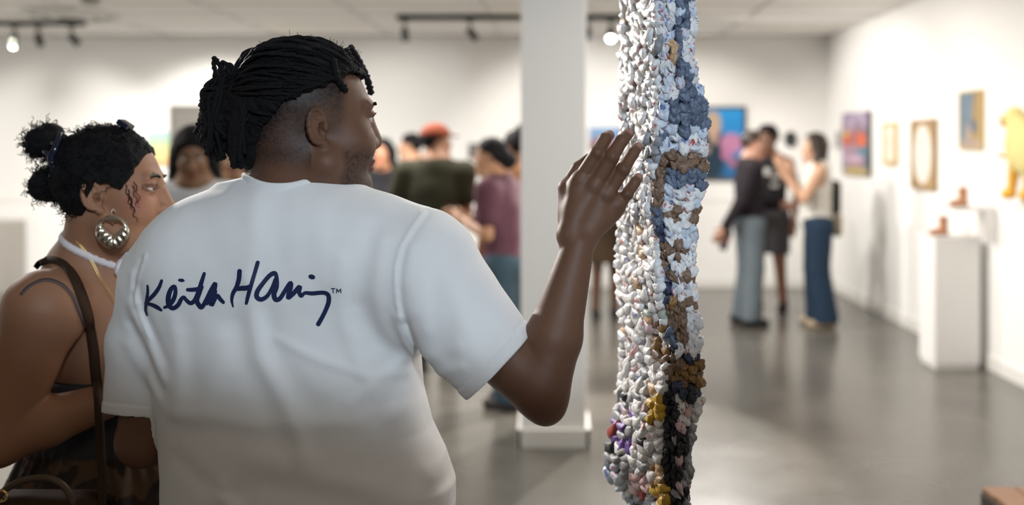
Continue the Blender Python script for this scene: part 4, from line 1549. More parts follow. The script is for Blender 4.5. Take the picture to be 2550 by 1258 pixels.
# dress
def dress_f(P):
    z_ = P[:, 2]
    ax = np.interp(z_, [.42, .70, .90, .955, 1.02, 1.10], [.34, .27, .190, .165, .166, .168])
    ay = np.interp(z_, [.42, .70, .90, .955, 1.02, 1.10], [.34, .28, .185, .155, .150, .148])
    dx, dy = P[:, 0] + .92, P[:, 1] - 2.085
    an = np.arctan2(dy / ay, dx / ax)
    rr = np.sqrt((dx / ax) ** 2 + (dy / ay) ** 2)
    wv = np.clip((.95 - z_) / .25, 0, 1)
    fold = (.020 * np.sin(an * 17 + 2 * np.sin(z_ * 9)) + .010 * np.sin(an * 31 + z_ * 12)) * wv
    gath = .004 * np.sin(an * 46) * np.exp(-((z_ - .935) / .03) ** 2)
    d_ = (rr - 1) * np.minimum(ax, ay) - fold - gath
    d_ -= .006 * np.exp(-((z_ - .955) / .008) ** 2)
    return np.maximum(np.maximum(d_ * .8, z_ - 1.085), .42 - z_)
V, Q = sculpt([('u', Pr(dress_f, (-.9, 2.05, .75), 99), 0)], (-1.32, 1.66, .40), (-.50, 2.46, 1.11), .0065, refine=False)
pn = vnoise(V * 26, 31) + .6 * vnoise(V * 55, 32)
dc = np.tile([.040, .030, .026], (len(V), 1))
sk = V[:, 2] < .945
dc[(pn > .35) & sk] = (.11, .07, .045)
dc[(pn < -.45) & sk] = (.075, .035, .045)
dc[(V[:, 2] < .80 + .012 * np.sin(V[:, 0] * 40))] = (.20, .145, .095)
dc[(V[:, 2] > .945)] = (.045, .045, .052)
build('dress', V, Q, M['cloth'], wom, dc, origin=WB_)
bo = [('u', EL((-.915, 2.08, 1.20), (.150, .147, .20)), 0), ('u', EL((-.80, 2.015, 1.155), (.084, .084, .081)), .04), ('u', EL((-.80, 2.13, 1.155), (.084, .084, .081)), .04),
      ('d', lambda P, d: np.maximum(np.maximum(d, np.maximum(P[:, 2] - 1.205 + .02 * np.sin((P[:, 1] - 2.07) * 25) ** 2, 1.03 - P[:, 2])), -.865 - .35 * np.clip(1.10 - P[:, 2], 0, 1) - P[:, 0]), 0)]
V, Q = sculpt(bo, (-1.12, 1.88, 1.0), (-.64, 2.28, 1.26), .006, refine=False)
build('bodice', V, Q, M['cloth'], wom, np.tile([.045, .045, .052], (len(V), 1)), origin=WB_)
m = MB()
ribbon(m, [(52, 735), (75, 712), (112, 698), (150, 708), (178, 735), (196, 775), (212, 815)], [3, 3.5, 3.5, 3.5, 3.5, 3.5, 3.5], on_wom, .0022)
m.build('shoulder_strap', mat('mauve_strap', (.085, .055, .055), .6), wom, origin=WB_)
for sg in (1, -1):
    R3 = rotm('Z', -PI / 2 - .2)
    V, Q = sculpt(shoe_ops(0), (-.1, -.2, -.02), (.1, .25, .2), .008, refine=False)
    V = V @ R3.T + [0.02, sg * .09, 0]
    build('shoe', V, Q, M['cloth'], wom, np.tile([.05, .04, .035], (len(V), 1)))

# handbag: its strap runs over her shoulder
hb = empty('handbag', 'brown leather shoulder bag with a curved handle hanging at the earring woman\'s side', 'bag', W(70, 1330, 1.80))
HO = np.array(hb.location)
m = MB()
ribbon(m, [(88, 668), (100, 655), (128, 648), (158, 658), (182, 690), (203, 740), (220, 800), (232, 860), (238, 920), (243, 965)], [7, 8, 9, 10, 11, 12, 13, 13, 13, 13], on_wom, .0030)
m.tube(spline([on_wom(243, 962, .004), W(246, 1010, 1.835), W(250, 1110, 1.83), W(254, 1200, 1.82), W(250, 1300, 1.80)], 30), .0085, 8)
m.build('strap', M['leather'], hb, origin=HO)
V, Q = sculpt([('u', BX(W(90, 1345, 1.80), (.115, .045, .085), None, .03), 0)], HO - .2, HO + .2, .006, refine=False)
build('bag_body', V, Q, M['leather'], hb, origin=HO)
m = MB()
m.tube(spline([W(-8, 1240, 1.77), W(20, 1215, 1.77), W(60, 1196, 1.77), W(115, 1190, 1.77), W(152, 1205, 1.77), W(175, 1235, 1.77), W(190, 1275, 1.77)], 40), .0062, 10)
m.build('handle', mat('tan_leather', (.075, .047, .025), .5), hb, origin=HO)
m = MB()
an = np.linspace(0, 2 * PI, 24)
m.tube(np.stack([W(4, 1236, 1.765)[0] + .010 * np.cos(an), np.full(24, 1.765), W(4, 1236, 1.765)[2] + .010 * np.sin(an)], 1), .003, 8, False)
m.build('ring', M['gold'], hb, origin=HO)

# ================================================================ the other visitors
def hand_ops(o, w, d, side):
    """palm and five fingers from the wrist w along d"""
    d = d / np.linalg.norm(d)
    sx = np.cross(d, [0, 0, 1.0])
    if np.linalg.norm(sx) < .2:
        sx = np.array([0, 1.0, 0])
    sx /= np.linalg.norm(sx)
    up = np.cross(sx, d)
    u = lambda p, k: o.append(('u', p, k))
    u(RC(w, w + d * .075, .026, .030), .01)
    for k, L in enumerate((.070, .078, .072, .058)):
        b = w + d * .085 + up * (.030 - .020 * k)
        e = b + d * L * .55 + sx * .006
        u(RC(b, e, .0105, .0095), .004)
        u(RC(e, e + d * L * .40 + sx * side * .018, .0095, .0085), .003)
    u(RC(w + d * .02 + up * .026, w + d * .07 + up * .055, .013, .010), .006)

def figure(label, pos, yaw, Ht, skin, top, bottom, hair, shoes, arms, head_yaw=0.0, head_pitch=0.0, bw=1.0, fem=False, lean=0.0, feet=None, extra=None):
    """pos = floor point, yaw = the way the body faces (0 = away from the camera, + = turning left)"""
    k = Ht / 1.75
    e = empty('person', label, 'person', (pos[0], pos[1], 0), yaw)
    def J(x, y, z):
        return np.array([x * k, (y + lean * max(0, z - .95)) * k, z * k])
    ss = .185 * bw - (.02 if fem else 0)
    sh = {1: J(ss, 0, 1.425), -1: J(-ss, 0, 1.425)}
    ft = feet or {1: (.10, .02), -1: (-.10, -.03)}
    hips = {s: J(.085 * s, 0, .90) for s in (1, -1)}
    ank = {s: J(ft[s][0], ft[s][1] - .03, .085) for s in (1, -1)}
    kne = {s: (hips[s] + ank[s]) / 2 + J(0, .03, .03) * [1, 1, 1] for s in (1, -1)}
    neck, hc = J(0, .0, 1.49), J(0, .035, 1.625)
    fw = np.array([math.sin(-head_yaw), math.cos(head_yaw), -math.tan(head_pitch)])
    HR = frame(fw)
    hs = k * .98
    def torso(g):
        waist = (.130 if fem else .150) * bw
        o_ = [('u', EL(J(0, 0, 1.28), (.168 * bw * k + g, .112 * bw * k + g, .21 * k)), 0),
              ('u', EL(J(0, 0, 1.10), (waist * k + g, .105 * bw * k + g, .16 * k)), .06 * k),
              ('u', EL(J(0, -.005, .93), ((.165 if fem else .155) * bw * k + g, .125 * bw * k + g, .14 * k)), .06 * k),
              ('u', RC(J(-.015, -.005, 1.475), sh[-1] - [0, 0, .012], .055 * k + g, .056 * k + g), .10 * k),
              ('u', RC(J(.015, -.005, 1.475), sh[1] - [0, 0, .012], .055 * k + g, .056 * k + g), .10 * k)]
        if fem:
            for s in (1, -1):
                o_.append(('u', SP(J(.075 * s, .075, 1.265), .066 * k + g * .6), .04 * k))
        return o_
    def arm(s, g, full=True):
        el, wr = [np.array(q) * k for q in arms[s][:2]]
        o_ = [('u', RC(sh[s], el, .053 * k * bw ** .5 + g, .042 * k + g), .03)]
        if full:
            o_.append(('u', RC(el, wr, .041 * k + g, .028 * k + g), .015))
        return o_
    def leg(s, g, fl=0.0, low=True):
        o_ = [('u', RC(hips[s], kne[s], .088 * k * bw ** .5 + g, .062 * k + g), .03)]
        if low:
            o_.append(('u', RC(kne[s], ank[s], .060 * k + g, .042 * k + g + fl), .02))
        return o_
    lo, hi = np.array([-.75, -.6, -.02]) * k, np.array([.75, .75, 1.9]) * k
    o = place_ops(head_ops(full=.3 if not fem else .1, fem=fem, detail=False), HR, hc, hs)
    o.append(('u', RC(hc - HR[:, 0] * .025 * k - [0, 0, .02 * k], neck, .052 * k, .056 * k), .02))
    o += [(a, p, max(kk, .02)) for a, p, kk in torso(0)]
    for s in (1, -1):
        o += arm(s, 0)
        el, wr = [np.array(q) * k for q in arms[s][:2]]
        hand_ops(o, wr, (wr - el) if len(arms[s]) < 3 else np.array(arms[s][2], float), s)
        o += leg(s, 0)
        o.append(('u', RC(ank[s] - [0, .02, .03], ank[s] + [0, .13 * k, -.055 * k], .036 * k, .026 * k), .02))
    V, Q = sculpt(o, lo, hi, .0088, refine=False)
    c, q, mix = skin_color(V, HR, hc, hs, skin, np.array(skin) * [.9, .55, .55], np.array(hair[1]) * 1.0, fem)
    build('body', V, Q, M['skin'], e, c)
    eye_part(HR, hc, hs, e, None, fine=False)
    # the garment on the upper body
    def noise_d(P, d):
        return d - .005 * vnoise(P * [13, 13, 7], 41)
    g = .016
    to = torso(g)
    if top['kind'] in ('tee', 'long'):
        for s in (1, -1):
            el, wr = [np.array(q_) * k for q_ in arms[s][:2]]
            if top['kind'] == 'tee':
                to.append(('u', RC(sh[s], sh[s] + (el - sh[s]) * .62, .066 * k * bw ** .5 + .012, .062 * k + .010), .04))
            else:
                to += [('u', RC(sh[s], el, .064 * k + .010, .052 * k + .010), .04), ('u', RC(el, wr - (wr - el) * .06, .052 * k + .008, .036 * k + .010), .02)]
    hem, nr, nz = top.get('hem', .88) * k, top.get('neck', .085) * k, top.get('nz', 1.52) * k
    to.append(('d', noise_d, 0))
    armz = top.get('bare', None)
    def cut(P, d):
        d = np.maximum(d, hem - P[:, 2])
        if armz is not None:        # sleeveless: cut at the neckline and the arm holes
            d = np.maximum(d, P[:, 2] - armz * k)
        return d
    to.append(('d', cut, 0))
    to.append(('s', EL(J(0, .03, nz / k), (nr, nr, nr * .8)), .01))
    if top['kind'] == 'tank':
        for s in (1, -1):
            to.append(('s', RC(sh[s] + [s * .010 * k, 0, .05 * k], sh[s] + [s * .03 * k, 0, -.10 * k], .066 * k, .055 * k), .01))
    if top['kind'] == 'long' and top.get('open'):
        pass
    V, Q = sculpt(to, lo, hi, .0105, refine=False)
    tc = np.tile(np.array(top['col'], float), (len(V), 1))
    if top.get('graphic'):
        tc = top['graphic'](V / k, tc)
    build(top.get('name', 'shirt'), V, Q, M['cloth'], e, tc)
    # trousers, shorts or a skirt
    g2 = bottom.get('g', .014)
    bo = [('u', EL(J(0, -.005, .93), ((.168 if fem else .158) * bw * k + g2, .128 * bw * k + g2, .14 * k)), 0)]
    for s in (1, -1):
        bo += leg(s, g2 + bottom.get('wide', 0), bottom.get('flare', .01))
    if bottom['kind'] == 'skirt':
        bo.append(('u', RC(J(0, 0, .90), J(0, 0, bottom['low']), .15 * k, .19 * k), .05))
    bl, wz = bottom.get('low', .055) * k, bottom.get('waist', 1.02) * k
    bo.append(('d', noise_d, 0))
    bo.append(('d', lambda P, d: np.maximum(np.maximum(d, P[:, 2] - wz), bl - P[:, 2]), 0))
    V, Q = sculpt(bo, lo, hi, .0105, refine=False)
    build(bottom.get('name', 'trousers'), V, Q, M['cloth'], e, np.tile(np.array(bottom['col'], float), (len(V), 1)))
    # shoes
    for s in (1, -1):
        V, Q = sculpt(shoe_ops(0), (-.1, -.2, -.02), (.1, .25, .2), .010, refine=False)
        build('shoe', V * k + [ank[s][0], ank[s][1], 0], Q, M['cloth'], e, np.tile(np.array(shoes, float), (len(V), 1)))
    # hair
    kind, hcol = hair[0], hair[1]
    zl = {'short': ([-.12, -.06, -.02, .02, .05, .08, .12], [-.045, -.045, .03, .045, .055, .098, .115]),
          'long': ([-.12, -.02, .02, .05, .08, .12], [-.09, -.09, -.03, .03, .098, .115]),
          'bun': ([-.12, -.05, -.01, .03, .05, .08, .12], [-.05, -.05, .03, .04, .05, .098, .115])}
    zz = zl.get(kind, zl['short'])
    big = .022 if kind == 'afro' else (.010 if kind != 'long' else .020)
    def hf(P):
        q_ = ((P - hc) @ HR) / hs
        ee = q_ - np.array([-.010, 0, .052 + (.012 if kind == 'afro' else 0)])
        rad = np.array([.100 + big, .080 + big, .088 + big * 1.2])
        k0 = np.sqrt(((ee / rad) ** 2).sum(1)); k1 = np.sqrt(((ee / rad ** 2) ** 2).sum(1)) + 1e-9
        d_ = k0 * (k0 - 1) / k1 + (.006 if kind == 'afro' else .003) * vnoise(q_ * 60, 51)
        return np.maximum(d_, (np.interp(q_[:, 0], *zz) - q_[:, 2]) * .8)
    ho = [('u', Pr(hf, hc, .15), 0)]
    hp = lambda x, y, z: HR @ (np.array([x, y, z]) * hs) + hc
    if kind == 'long':
        L = hair[2]
        for y in (-.055, -.02, .02, .055):
            ho.append(('u', RC(hp(-.065, y, .02), hp(-.085 - abs(y) * .2, y * 1.3, -L), .045, .030), .04))
        for y in (-.082, .082):
            ho.append(('u', RC(hp(-.01, y * .95, .02), hp(-.020, y * 1.30, -L * .85), .032, .036), .03))
    if kind == 'bun':
        ho.append(('u', SP(hp(-.07, 0, .14), .050), .02))
    if kind == 'low':
        ho.append(('u', SP(hp(-.12, 0, -.01), .055), .03))
    ho.append(('d', lambda P, d: d + .003 * vnoise(P * 70, 52), 0))
    V, Q = sculpt(ho, lo, hi + [0, 0, .12], .0085, refine=False)
    build('hair', V, Q, M['hair_brown'] if hcol[0] > .012 else M['hair'], e)
    if kind == 'short' and len(hair) > 2:      # a baseball cap
        def capf(P):
            q_ = ((P - hc) @ HR) / hs
            ee = q_ - np.array([-.006, 0, .060])
            rad = np.array([.118, .098, .100])
            k0 = np.sqrt(((ee / rad) ** 2).sum(1)); k1 = np.sqrt(((ee / rad ** 2) ** 2).sum(1)) + 1e-9
            return np.maximum(k0 * (k0 - 1) / k1, .062 - q_[:, 2])
        V, Q = sculpt([('u', Pr(capf, hc, .16), 0), ('u', XF(EL((.125, 0, .066), (.060, .066, .007), rotm('Y', .18)), HR, hc, hs), .01)], lo, hi + [0, 0, .1], .008, refine=False)
        build('cap', V, Q, M['cloth'], e, np.tile(np.array(hair[2]), (len(V), 1)))
    if extra:
        extra(e, k, J)
    return e

def at(px, d):
    return ((px - HX) * d / F, d)
# arms in body axes (x = the person's right, y = forward, z up) for a 1.75 m body
DOWN = lambda s, f=.03: ((s * .25, -.02, 1.15), (s * .255, .06 + f, .90))
FWD = lambda s, z=1.08: ((s * .23, .02, 1.14), (s * .10, .26, z))
DK, MD, LT, OL = (.060, .030, .018), (.30, .150, .085), (.52, .315, .215), (.22, .115, .062)
BLK, DBR = (.009, .008, .008), (.030, .018, .012)

def gr_red(V, c):
    m = (V[:, 1] > 0) & (np.abs(V[:, 2] - 1.22) < .035) & (vnoise(V * 24, 61) > .05) & (np.abs(V[:, 0]) < .13)
    c[m] = (.42, .075, .045)
    return c
def gr_white(V, c):
    m = (V[:, 1] > 0) & (np.abs(V[:, 2] - 1.28) < .09) & (vnoise(V * [14, 14, 34], 62) > .02) & (np.abs(V[:, 0]) < .12)
    c[m] = (.45, .44, .42)
    return c

figure('woman with long black hair looking down, white tee with red print', at(487, 4.45), math.radians(186), 1.625, OL,
       dict(kind='tee', col=(.56, .555, .56), hem=.90, graphic=gr_red, name='t_shirt'), dict(kind='trousers', col=(.05, .06, .09)), ('long', BLK, .29), (.4, .4, .4),
       {1: FWD(1, 1.05), -1: FWD(-1, 1.02)}, head_yaw=math.radians(8), head_pitch=.38, fem=True)
figure('dark haired woman in a cream top behind the woman in white', at(584, 6.2), math.radians(172), 1.58, OL,
       dict(kind='tee', col=(.55, .50, .42), hem=.92, name='top'), dict(kind='trousers', col=(.06, .07, .10)), ('long', BLK, .20), (.1, .1, .1),
       {1: DOWN(1), -1: FWD(-1)}, head_yaw=math.radians(25), head_pitch=.1, fem=True)
figure('woman in a black top with shoulder length dark hair facing the camera', at(955, 8.4), math.radians(180), 1.61, (.40, .19, .11),
       dict(kind='tee', col=(.012, .012, .014), hem=.90, name='top'), dict(kind='trousers', col=(.02, .02, .028)), ('long', BLK, .13), (.02, .02, .02),
       {1: FWD(1, 1.15), -1: DOWN(-1)}, head_yaw=math.radians(-12), fem=True)
figure('short haired man in a grey lilac shirt looking towards the wall', at(1030, 8.9), math.radians(60), 1.67, (.40, .22, .135),
       dict(kind='tee', col=(.26, .235, .25), hem=.86, name='shirt'), dict(kind='trousers', col=(.08, .08, .10)), ('short', BLK), (.05, .05, .05),
       {1: DOWN(1), -1: DOWN(-1)}, head_yaw=math.radians(25))
figure('man in an olive green tee and rust red cap seen from behind', at(1083, 7.0), math.radians(-6), 1.70, (.25, .12, .07),
       dict(kind='tee', col=(.024, .023, .012), hem=.84, name='t_shirt'), dict(kind='trousers', col=(.03, .035, .05)), ('short', BLK, (.16, .036, .016)), (.05, .05, .05),
       {1: FWD(1, 1.05), -1: ((-.30, -.02, 1.16), (-.20, .16, 1.0))}, head_yaw=math.radians(-62), bw=1.18)
def tote(e, k, J):
    V, Q = sculpt([('u', BX(J(.20, -.06, .96), (.05, .12, .11), rotm('X', .2), .04), 0), ('d', lambda P, d: d - .008 * vnoise(P * 16, 71), 0)], J(0, -.4, .6), J(.5, .4, 1.3), .009, refine=False)
    b = build('tied_cloth', V, Q, M['cloth'], e, np.tile([.62, .56, .42], (len(V), 1)))
figure('woman in a mauve top and blue jeans with low black hair bun', at(1257, 6.0), math.radians(68), 1.60, (.40, .21, .12),
       dict(kind='tee', col=(.095, .040, .056), hem=.98, name='top'), dict(kind='trousers', col=(.038, .066, .088), wide=.015), ('low', BLK), (.06, .05, .05),
       {1: ((.22, .10, 1.17), (.05, .30, 1.22)), -1: FWD(-1, 1.22)}, head_yaw=math.radians(10), lean=.10, fem=True)
figure('woman with high black bun and cream waist cloth half behind the column', at(1290, 6.75), math.radians(25), 1.66, (.30, .14, .075),
       dict(kind='tank', col=(.34, .17, .085), hem=.97, name='top'), dict(kind='shorts', col=(.26, .14, .075), low=.55, name='shorts'), ('bun', BLK), (.30, .25, .2),
       {1: DOWN(1), -1: DOWN(-1)}, head_yaw=math.radians(20), fem=True, extra=tote)
figure('person in a dark brown skirt standing between the column and the textile', at(1508, 9.1), math.radians(185), 1.55, (.10, .05, .03),
       dict(kind='tee', col=(.035, .022, .014), hem=.90, name='top'), dict(kind='skirt', col=(.040, .024, .013), low=.58, name='skirt'), ('short', BLK), (.015, .015, .015),
       {1: FWD(1), -1: FWD(-1)}, fem=True)
figure('person in a dark sweater and grey jeans with a dark bottle at the hip', at(1866, 8.75), math.radians(-88), 1.69, (.38, .20, .14),
       dict(kind='long', col=(.016, .012, .016), hem=.80, name='sweater'), dict(kind='trousers', col=(.12, .145, .165), wide=.012, flare=.016), ('short', DBR), (.02, .018, .018),
       {1: ((.20, -.12, 1.13), (.16, -.26, .90), (0, -.5, -.8)), -1: ((-.22, .06, 1.10), (-.10, .30, 1.08))}, head_yaw=math.radians(-22), bw=1.08)
figure('tall man with a black afro in a sleeveless black top with white print', at(1913, 9.45), math.radians(158), 1.74, DK if False else (.16, .075, .042),
       dict(kind='tank', col=(.016, .015, .018), hem=.86, graphic=gr_white, name='tank_top'), dict(kind='shorts', col=(.045, .043, .045), low=.56, wide=.02, name='shorts'), ('afro', BLK), (.012, .012, .012),
       {1: DOWN(1), -1: ((-.27, -.02, 1.14), (-.24, .02, .88))}, head_yaw=math.radians(-18), feet={1: (.10, .02), -1: (-.13, -.02)})
def pack(e, k, J):
    V, Q = sculpt([('u', BX(J(.02, -.150, 1.18), (.08, .05, .15), None, .04), 0)], J(-.3, -.5, .8), J(.3, .1, 1.5), .010, refine=False)
    b = build('backpack', V, Q, M['cloth'], e, np.tile([.028, .028, .022], (len(V), 1)))
    V, Q = sculpt([('u', BX(J(-.02, -.165, .93), (.07, .04, .10), None, .03), 0)], J(-.3, -.5, .6), J(.3, .1, 1.2), .010, refine=False)
    b = build('pouch', V, Q, M['cloth'], e, np.tile([.20, .17, .12], (len(V), 1)))
figure('woman in a white tank top and wide blue jeans with long brown hair, hands raised', at(2037, 8.7), math.radians(80), 1.665, (.50, .29, .19),
       dict(kind='tank', col=(.60, .57, .52), hem=.98, name='tank_top'), dict(kind='trousers', col=(.016, .032, .060), wide=.022, flare=.035, waist=1.06), ('long', DBR, .20), (.42, .34, .25),
       {1: ((.17, .06, 1.15), (.10, .24, 1.36), (0, .25, .9)), -1: ((-.22, .14, 1.17), (-.12, .34, 1.42), (0, .2, .95))}, head_yaw=math.radians(8), head_pitch=-.12, fem=True, extra=pack)
# the bottle in the hand of the person in grey jeans
bt = empty('bottle', 'dark bottle held low by the person in the dark sweater', 'bottle', (at(1798, 8.62)[0], 8.62, .67))
bt.rotation_euler = (0, math.radians(20), 0)
m = MB()
m.lathe([(0, 0), (.033, .002), (.035, .02), (.035, .15), (.030, .17), (.016, .20), (.015, .225), (0, .226)], 18)
m.build('bottle_body', mat('dark_glass', (.02, .015, .015), .2), bt)
m = MB()
m.lathe([(.0355, .05), (.0356, .05), (.0356, .12), (.0355, .12)], 18)
m.build('bottle_label', mat('bottle_label', (.16, .06, .06), .6), bt)

# ================================================================ things on the walls
def canvas(parent, u0, u1, v0, v1, colf, place, nu=44, nv=56, name='canvas'):
    uu, vv = np.linspace(0, 1, nu), np.linspace(0, 1, nv)
    U_, V_ = np.meshgrid(uu, vv, indexing='ij')
    P = np.stack([place(u0 + (u1 - u0) * a, v0 + (v1 - v0) * b) for a, b in zip(U_.ravel(), V_.ravel())])
    i = np.arange(nu - 1)[:, None] * nv; j = np.arange(nv - 1)[None]
    Q = np.stack([i + j, i + nv + j, i + nv + j + 1, i + j + 1], -1).reshape(-1, 4)
    return build(name, P, Q, M['art'], parent, np.clip(colf(U_.ravel(), V_.ravel()), 0, 1))

def picture(name, label, wall, a0, a1, z0, z1, colf, fm, fw=.03, dp=.035, cat='painting'):
    """a framed picture flat on the back wall (a = x) or the right wall (a = y, a0 is the far side)"""
    ac, zc = (a0 + a1) / 2, (z0 + z1) / 2
    if wall == 'back':
        e = empty(name, label, cat, (ac, BACK_Y, zc))
    else:
        e = empty(name, label, cat, (RIGHT_X, ac, zc), -PI / 2)
    w, h = abs(a1 - a0) / 2, (z1 - z0) / 2
    # local axes: x along the wall to the right as one looks at it, y into the wall
    m = MB()
    if fw:
        m.box((-w, -dp, -h), (-w + fw, -.002, h)); m.box((w - fw, -dp, -h), (w, -.002, h))
        m.box((-w + fw, -dp, -h), (w - fw, -.002, -h + fw)); m.box((-w + fw, -dp, h - fw), (w - fw, -.002, h))
        m.build('picture_frame', fm, e, smooth=False)
        box('backing', (-w + fw, -dp * .6, -h + fw), (w - fw, -.003, h - fw), fm, e)
        canvas(e, -w + fw, w - fw, -h + fw, h - fw, colf, lambda a, b: np.array([a, -dp * .6 - .002, b]))
    else:
        box('stretcher', (-w, -dp, -h), (w, -.002, h), fm, e)
        canvas(e, -w, w, -h, h, colf, lambda a, b: np.array([a, -dp - .002, b]))
    return e
def N2(u, v, s, sd):
    return vnoise(np.stack([u * s, v * s, np.full_like(u, sd * 7.3)], 1), sd)
def pick(t, cols):
    cols = np.array(cols)
    t = np.clip(t, 0, .9999) * (len(cols) - 1)
    i = t.astype(int)
    f = (t - i)[:, None]
    return cols[i] * (1 - f) + cols[np.minimum(i + 1, len(cols) - 1)] * f
def blob(u, v, cu, cv, ru, rv, soft=.25):
    return np.clip((1.1 - np.sqrt(((u - cu) / ru) ** 2 + ((v - cv) / rv) ** 2)) / soft, 0, 1)[:, None]
def over(c, m, col):
    return c * (1 - m) + np.array(col) * m
bx = lambda px, d=BACK_Y: (px - HX) * d / F
bz = lambda py, d=BACK_Y: CAMZ - (py - HY) * d / F
def art_blue(u, v):
    c = pick(v * .8 + .15 * N2(u, v, 5, 1), [(.02, .10, .25), (.02, .18, .42), (.02, .25, .60), (.03, .36, .80)])
    c = over(c, blob(u, v, .46, .36, .26, .42), (.012, .035, .06))           # dark jacket
    c = over(c, blob(u, v, .50, .78, .14, .20), (.48, .35, .24))             # fair long hair and face
    c = over(c, blob(u, v, .52, .62, .06, .14), (.50, .33, .25))
    c = over(c, blob(u, v, .80, .50, .19, .15), (.46, .20, .34))
    c = over(c, blob(u, v, .72, .34, .09, .09), (.42, .16, .30))
    c = over(c, blob(u, v, .82, .22, .07, .07), (.34, .12, .18))
    c = over(c, blob(u, v, .40, .40, .06, .05), (.48, .30, .22))
    return c
picture('painting', 'large blue painting of a figure with pink flowers, dark frame, behind the textile', 'back', bx(1692), bx(1857), bz(449), bz(265), art_blue, M['darkframe'], .03)
def art_sky(u, v):
    c = pick(v + .05 * N2(u, v, 6, 3), [(.03, .03, .04), (.22, .10, .12), (.34, .20, .24), (.16, .26, .42), (.22, .36, .58), (.20, .34, .55)])
    return c
picture('painting', 'small blue sky landscape picture behind the raised hand', 'back', bx(1468), bx(1552), bz(374), bz(317), art_sky, M['darkframe'], 0, .03)
def art_bw(u, v):
    return pick(.5 + .5 * N2(u, v, 5, 4) - .3 * (v - .5), [(.05, .045, .045), (.16, .14, .14), (.42, .39, .38)])
picture('photograph', 'dark monochrome print on the back wall by the mauve topped woman', 'back', bx(1167), bx(1236), bz(396), bz(357), art_bw, M['darkframe'], .012, .02, 'photograph')
def art_green(u, v):
    return pick(v + .06 * N2(u, v, 9, 5), [(.62, .36, .16), (.66, .46, .22), (.62, .56, .26), (.40, .52, .26), (.36, .54, .46), (.34, .52, .50)])
picture('painting', 'small green and orange landscape picture beside the grey door', 'back', bx(368), bx(424), bz(412), bz(326), art_green, M['trim'], 0, .03)
# black oval plate on the back wall
ov = empty('oval_plate', 'black oval plate on the back wall between the couple and the woman', 'wall decoration', (bx(1968), BACK_Y, bz(347)))
m = MB()
R4 = np.eye(4); R4[:3, :3] = np.array([[.80, 0, 0], [0, 0, -1], [0, 1.05, 0]])
m.lathe([(0, .002), (.085, .002), (.085, .022), (.070, .03), (.062, .018), (0, .014)], 32, R4)
m.build('plate', M['black_metal'], ov)
ry = lambda px: RIGHT_X * F / (px - HX)
def rz_(py, px):
    return CAMZ - (py - HY) * ry(px) / F
def art_multi(u, v):
    c = pick(.5 + .55 * N2(u, v, 3.2, 6) + .25 * N2(u, v, 9, 7), [(.04, .06, .10), (.10, .16, .20), (.30, .12, .12), (.36, .27, .36), (.18, .24, .34)])
    t = np.clip((v - .66) * 5, 0, 1)[:, None]
    c = c * (1 - t) + pick(.5 + .6 * N2(u, v, 5, 8), [(.06, .05, .08), (.32, .26, .36), (.60, .52, .62)]) * t
    c = over(c, blob(u, v, .22, .58, .20, .14, .4), (.52, .10, .05)); c = over(c, blob(u, v, .74, .56, .22, .13, .4), (.58, .12, .05))
    c = over(c, blob(u, v, .15, .66, .12, .05, .5), (.60, .50, .16)); c = over(c, blob(u, v, .45, .26, .4, .07, .5), (.50, .34, .44))
    c = over(c, blob(u, v, .75, .38, .25, .06, .5), (.06, .20, .26)); c = over(c, blob(u, v, .5, .05, .6, .10, .6), (.42, .32, .12))
    return c
picture('painting', 'colourful abstract painting in red, pink and teal on the right wall', 'right', ry(2105), ry(2172), 1.285, 1.915, art_multi, M['darkframe'], 0, .035)
def art_cream(u, v):
    c = pick(.5 + .5 * N2(u, v, 6, 9), [(.66, .58, .46), (.74, .68, .58), (.70, .62, .56)])
    return over(c, blob(u, v, .5, .5, .10, .35, .6) * (.5 + .5 * N2(u, v, 12, 10))[:, None], (.22, .18, .15))
picture('painting', 'small cream drawing in a thin gilt frame between two larger pictures', 'right', ry(2204), ry(2238), 1.405, 1.785, art_cream, M['gilt'], .035, .03)
def art_oval(u, v):
    c = np.tile(np.array([.36, .24, .12]), (len(u), 1)) * (1 + .12 * N2(u, v, 8, 12))[:, None]
    c = over(c, blob(u, v, .47, .50, .40, .45, .06), (.66, .62, .56))
    return over(c, blob(u, v, .47, .5, .28, .34, .4) * np.clip(.6 * N2(u, v, 7, 13), 0, 1)[:, None], (.42, .36, .32))
picture('painting', 'brown framed picture of a pale oval beside the boots', 'right', ry(2277), ry(2336), 1.215, 1.79, art_oval, M['brownframe'], .035, .035)
def art_bt(u, v):
    c = np.tile(np.array([.16, .22, .28]), (len(u), 1))
    c = over(c, np.clip((u - .52 + .25 * (.75 - v)) * 6, 0, 1)[:, None], (.36, .24, .11))
    c = over(c, blob(u, v, .66, .38, .14, .14, .3), (.10, .15, .21))
    c = over(c, blob(u, v, .40, .22, .16, .24, .5), (.40, .30, .24))
    c = over(c, np.clip((.20 - v) * 8, 0, 1)[:, None], (.36, .29, .25))
    return c * (1 + .10 * N2(u, v, 9, 14))[:, None]
picture('painting', 'blue and tan picture high on the right wall above the shelf', 'right', ry(2397), ry(2452), 1.545, 1.97, art_bt, M['gilt'], .012, .03)
def art_grey(u, v):
    return pick(.5 + .5 * N2(u, v, 4, 15), [(.30, .29, .28), (.42, .41, .40)])
picture('print', 'small grey print near the far corner of the right wall', 'right', ry(2083), ry(2098), 1.55, 1.73, art_grey, M['trim'], 0, .015, 'print')

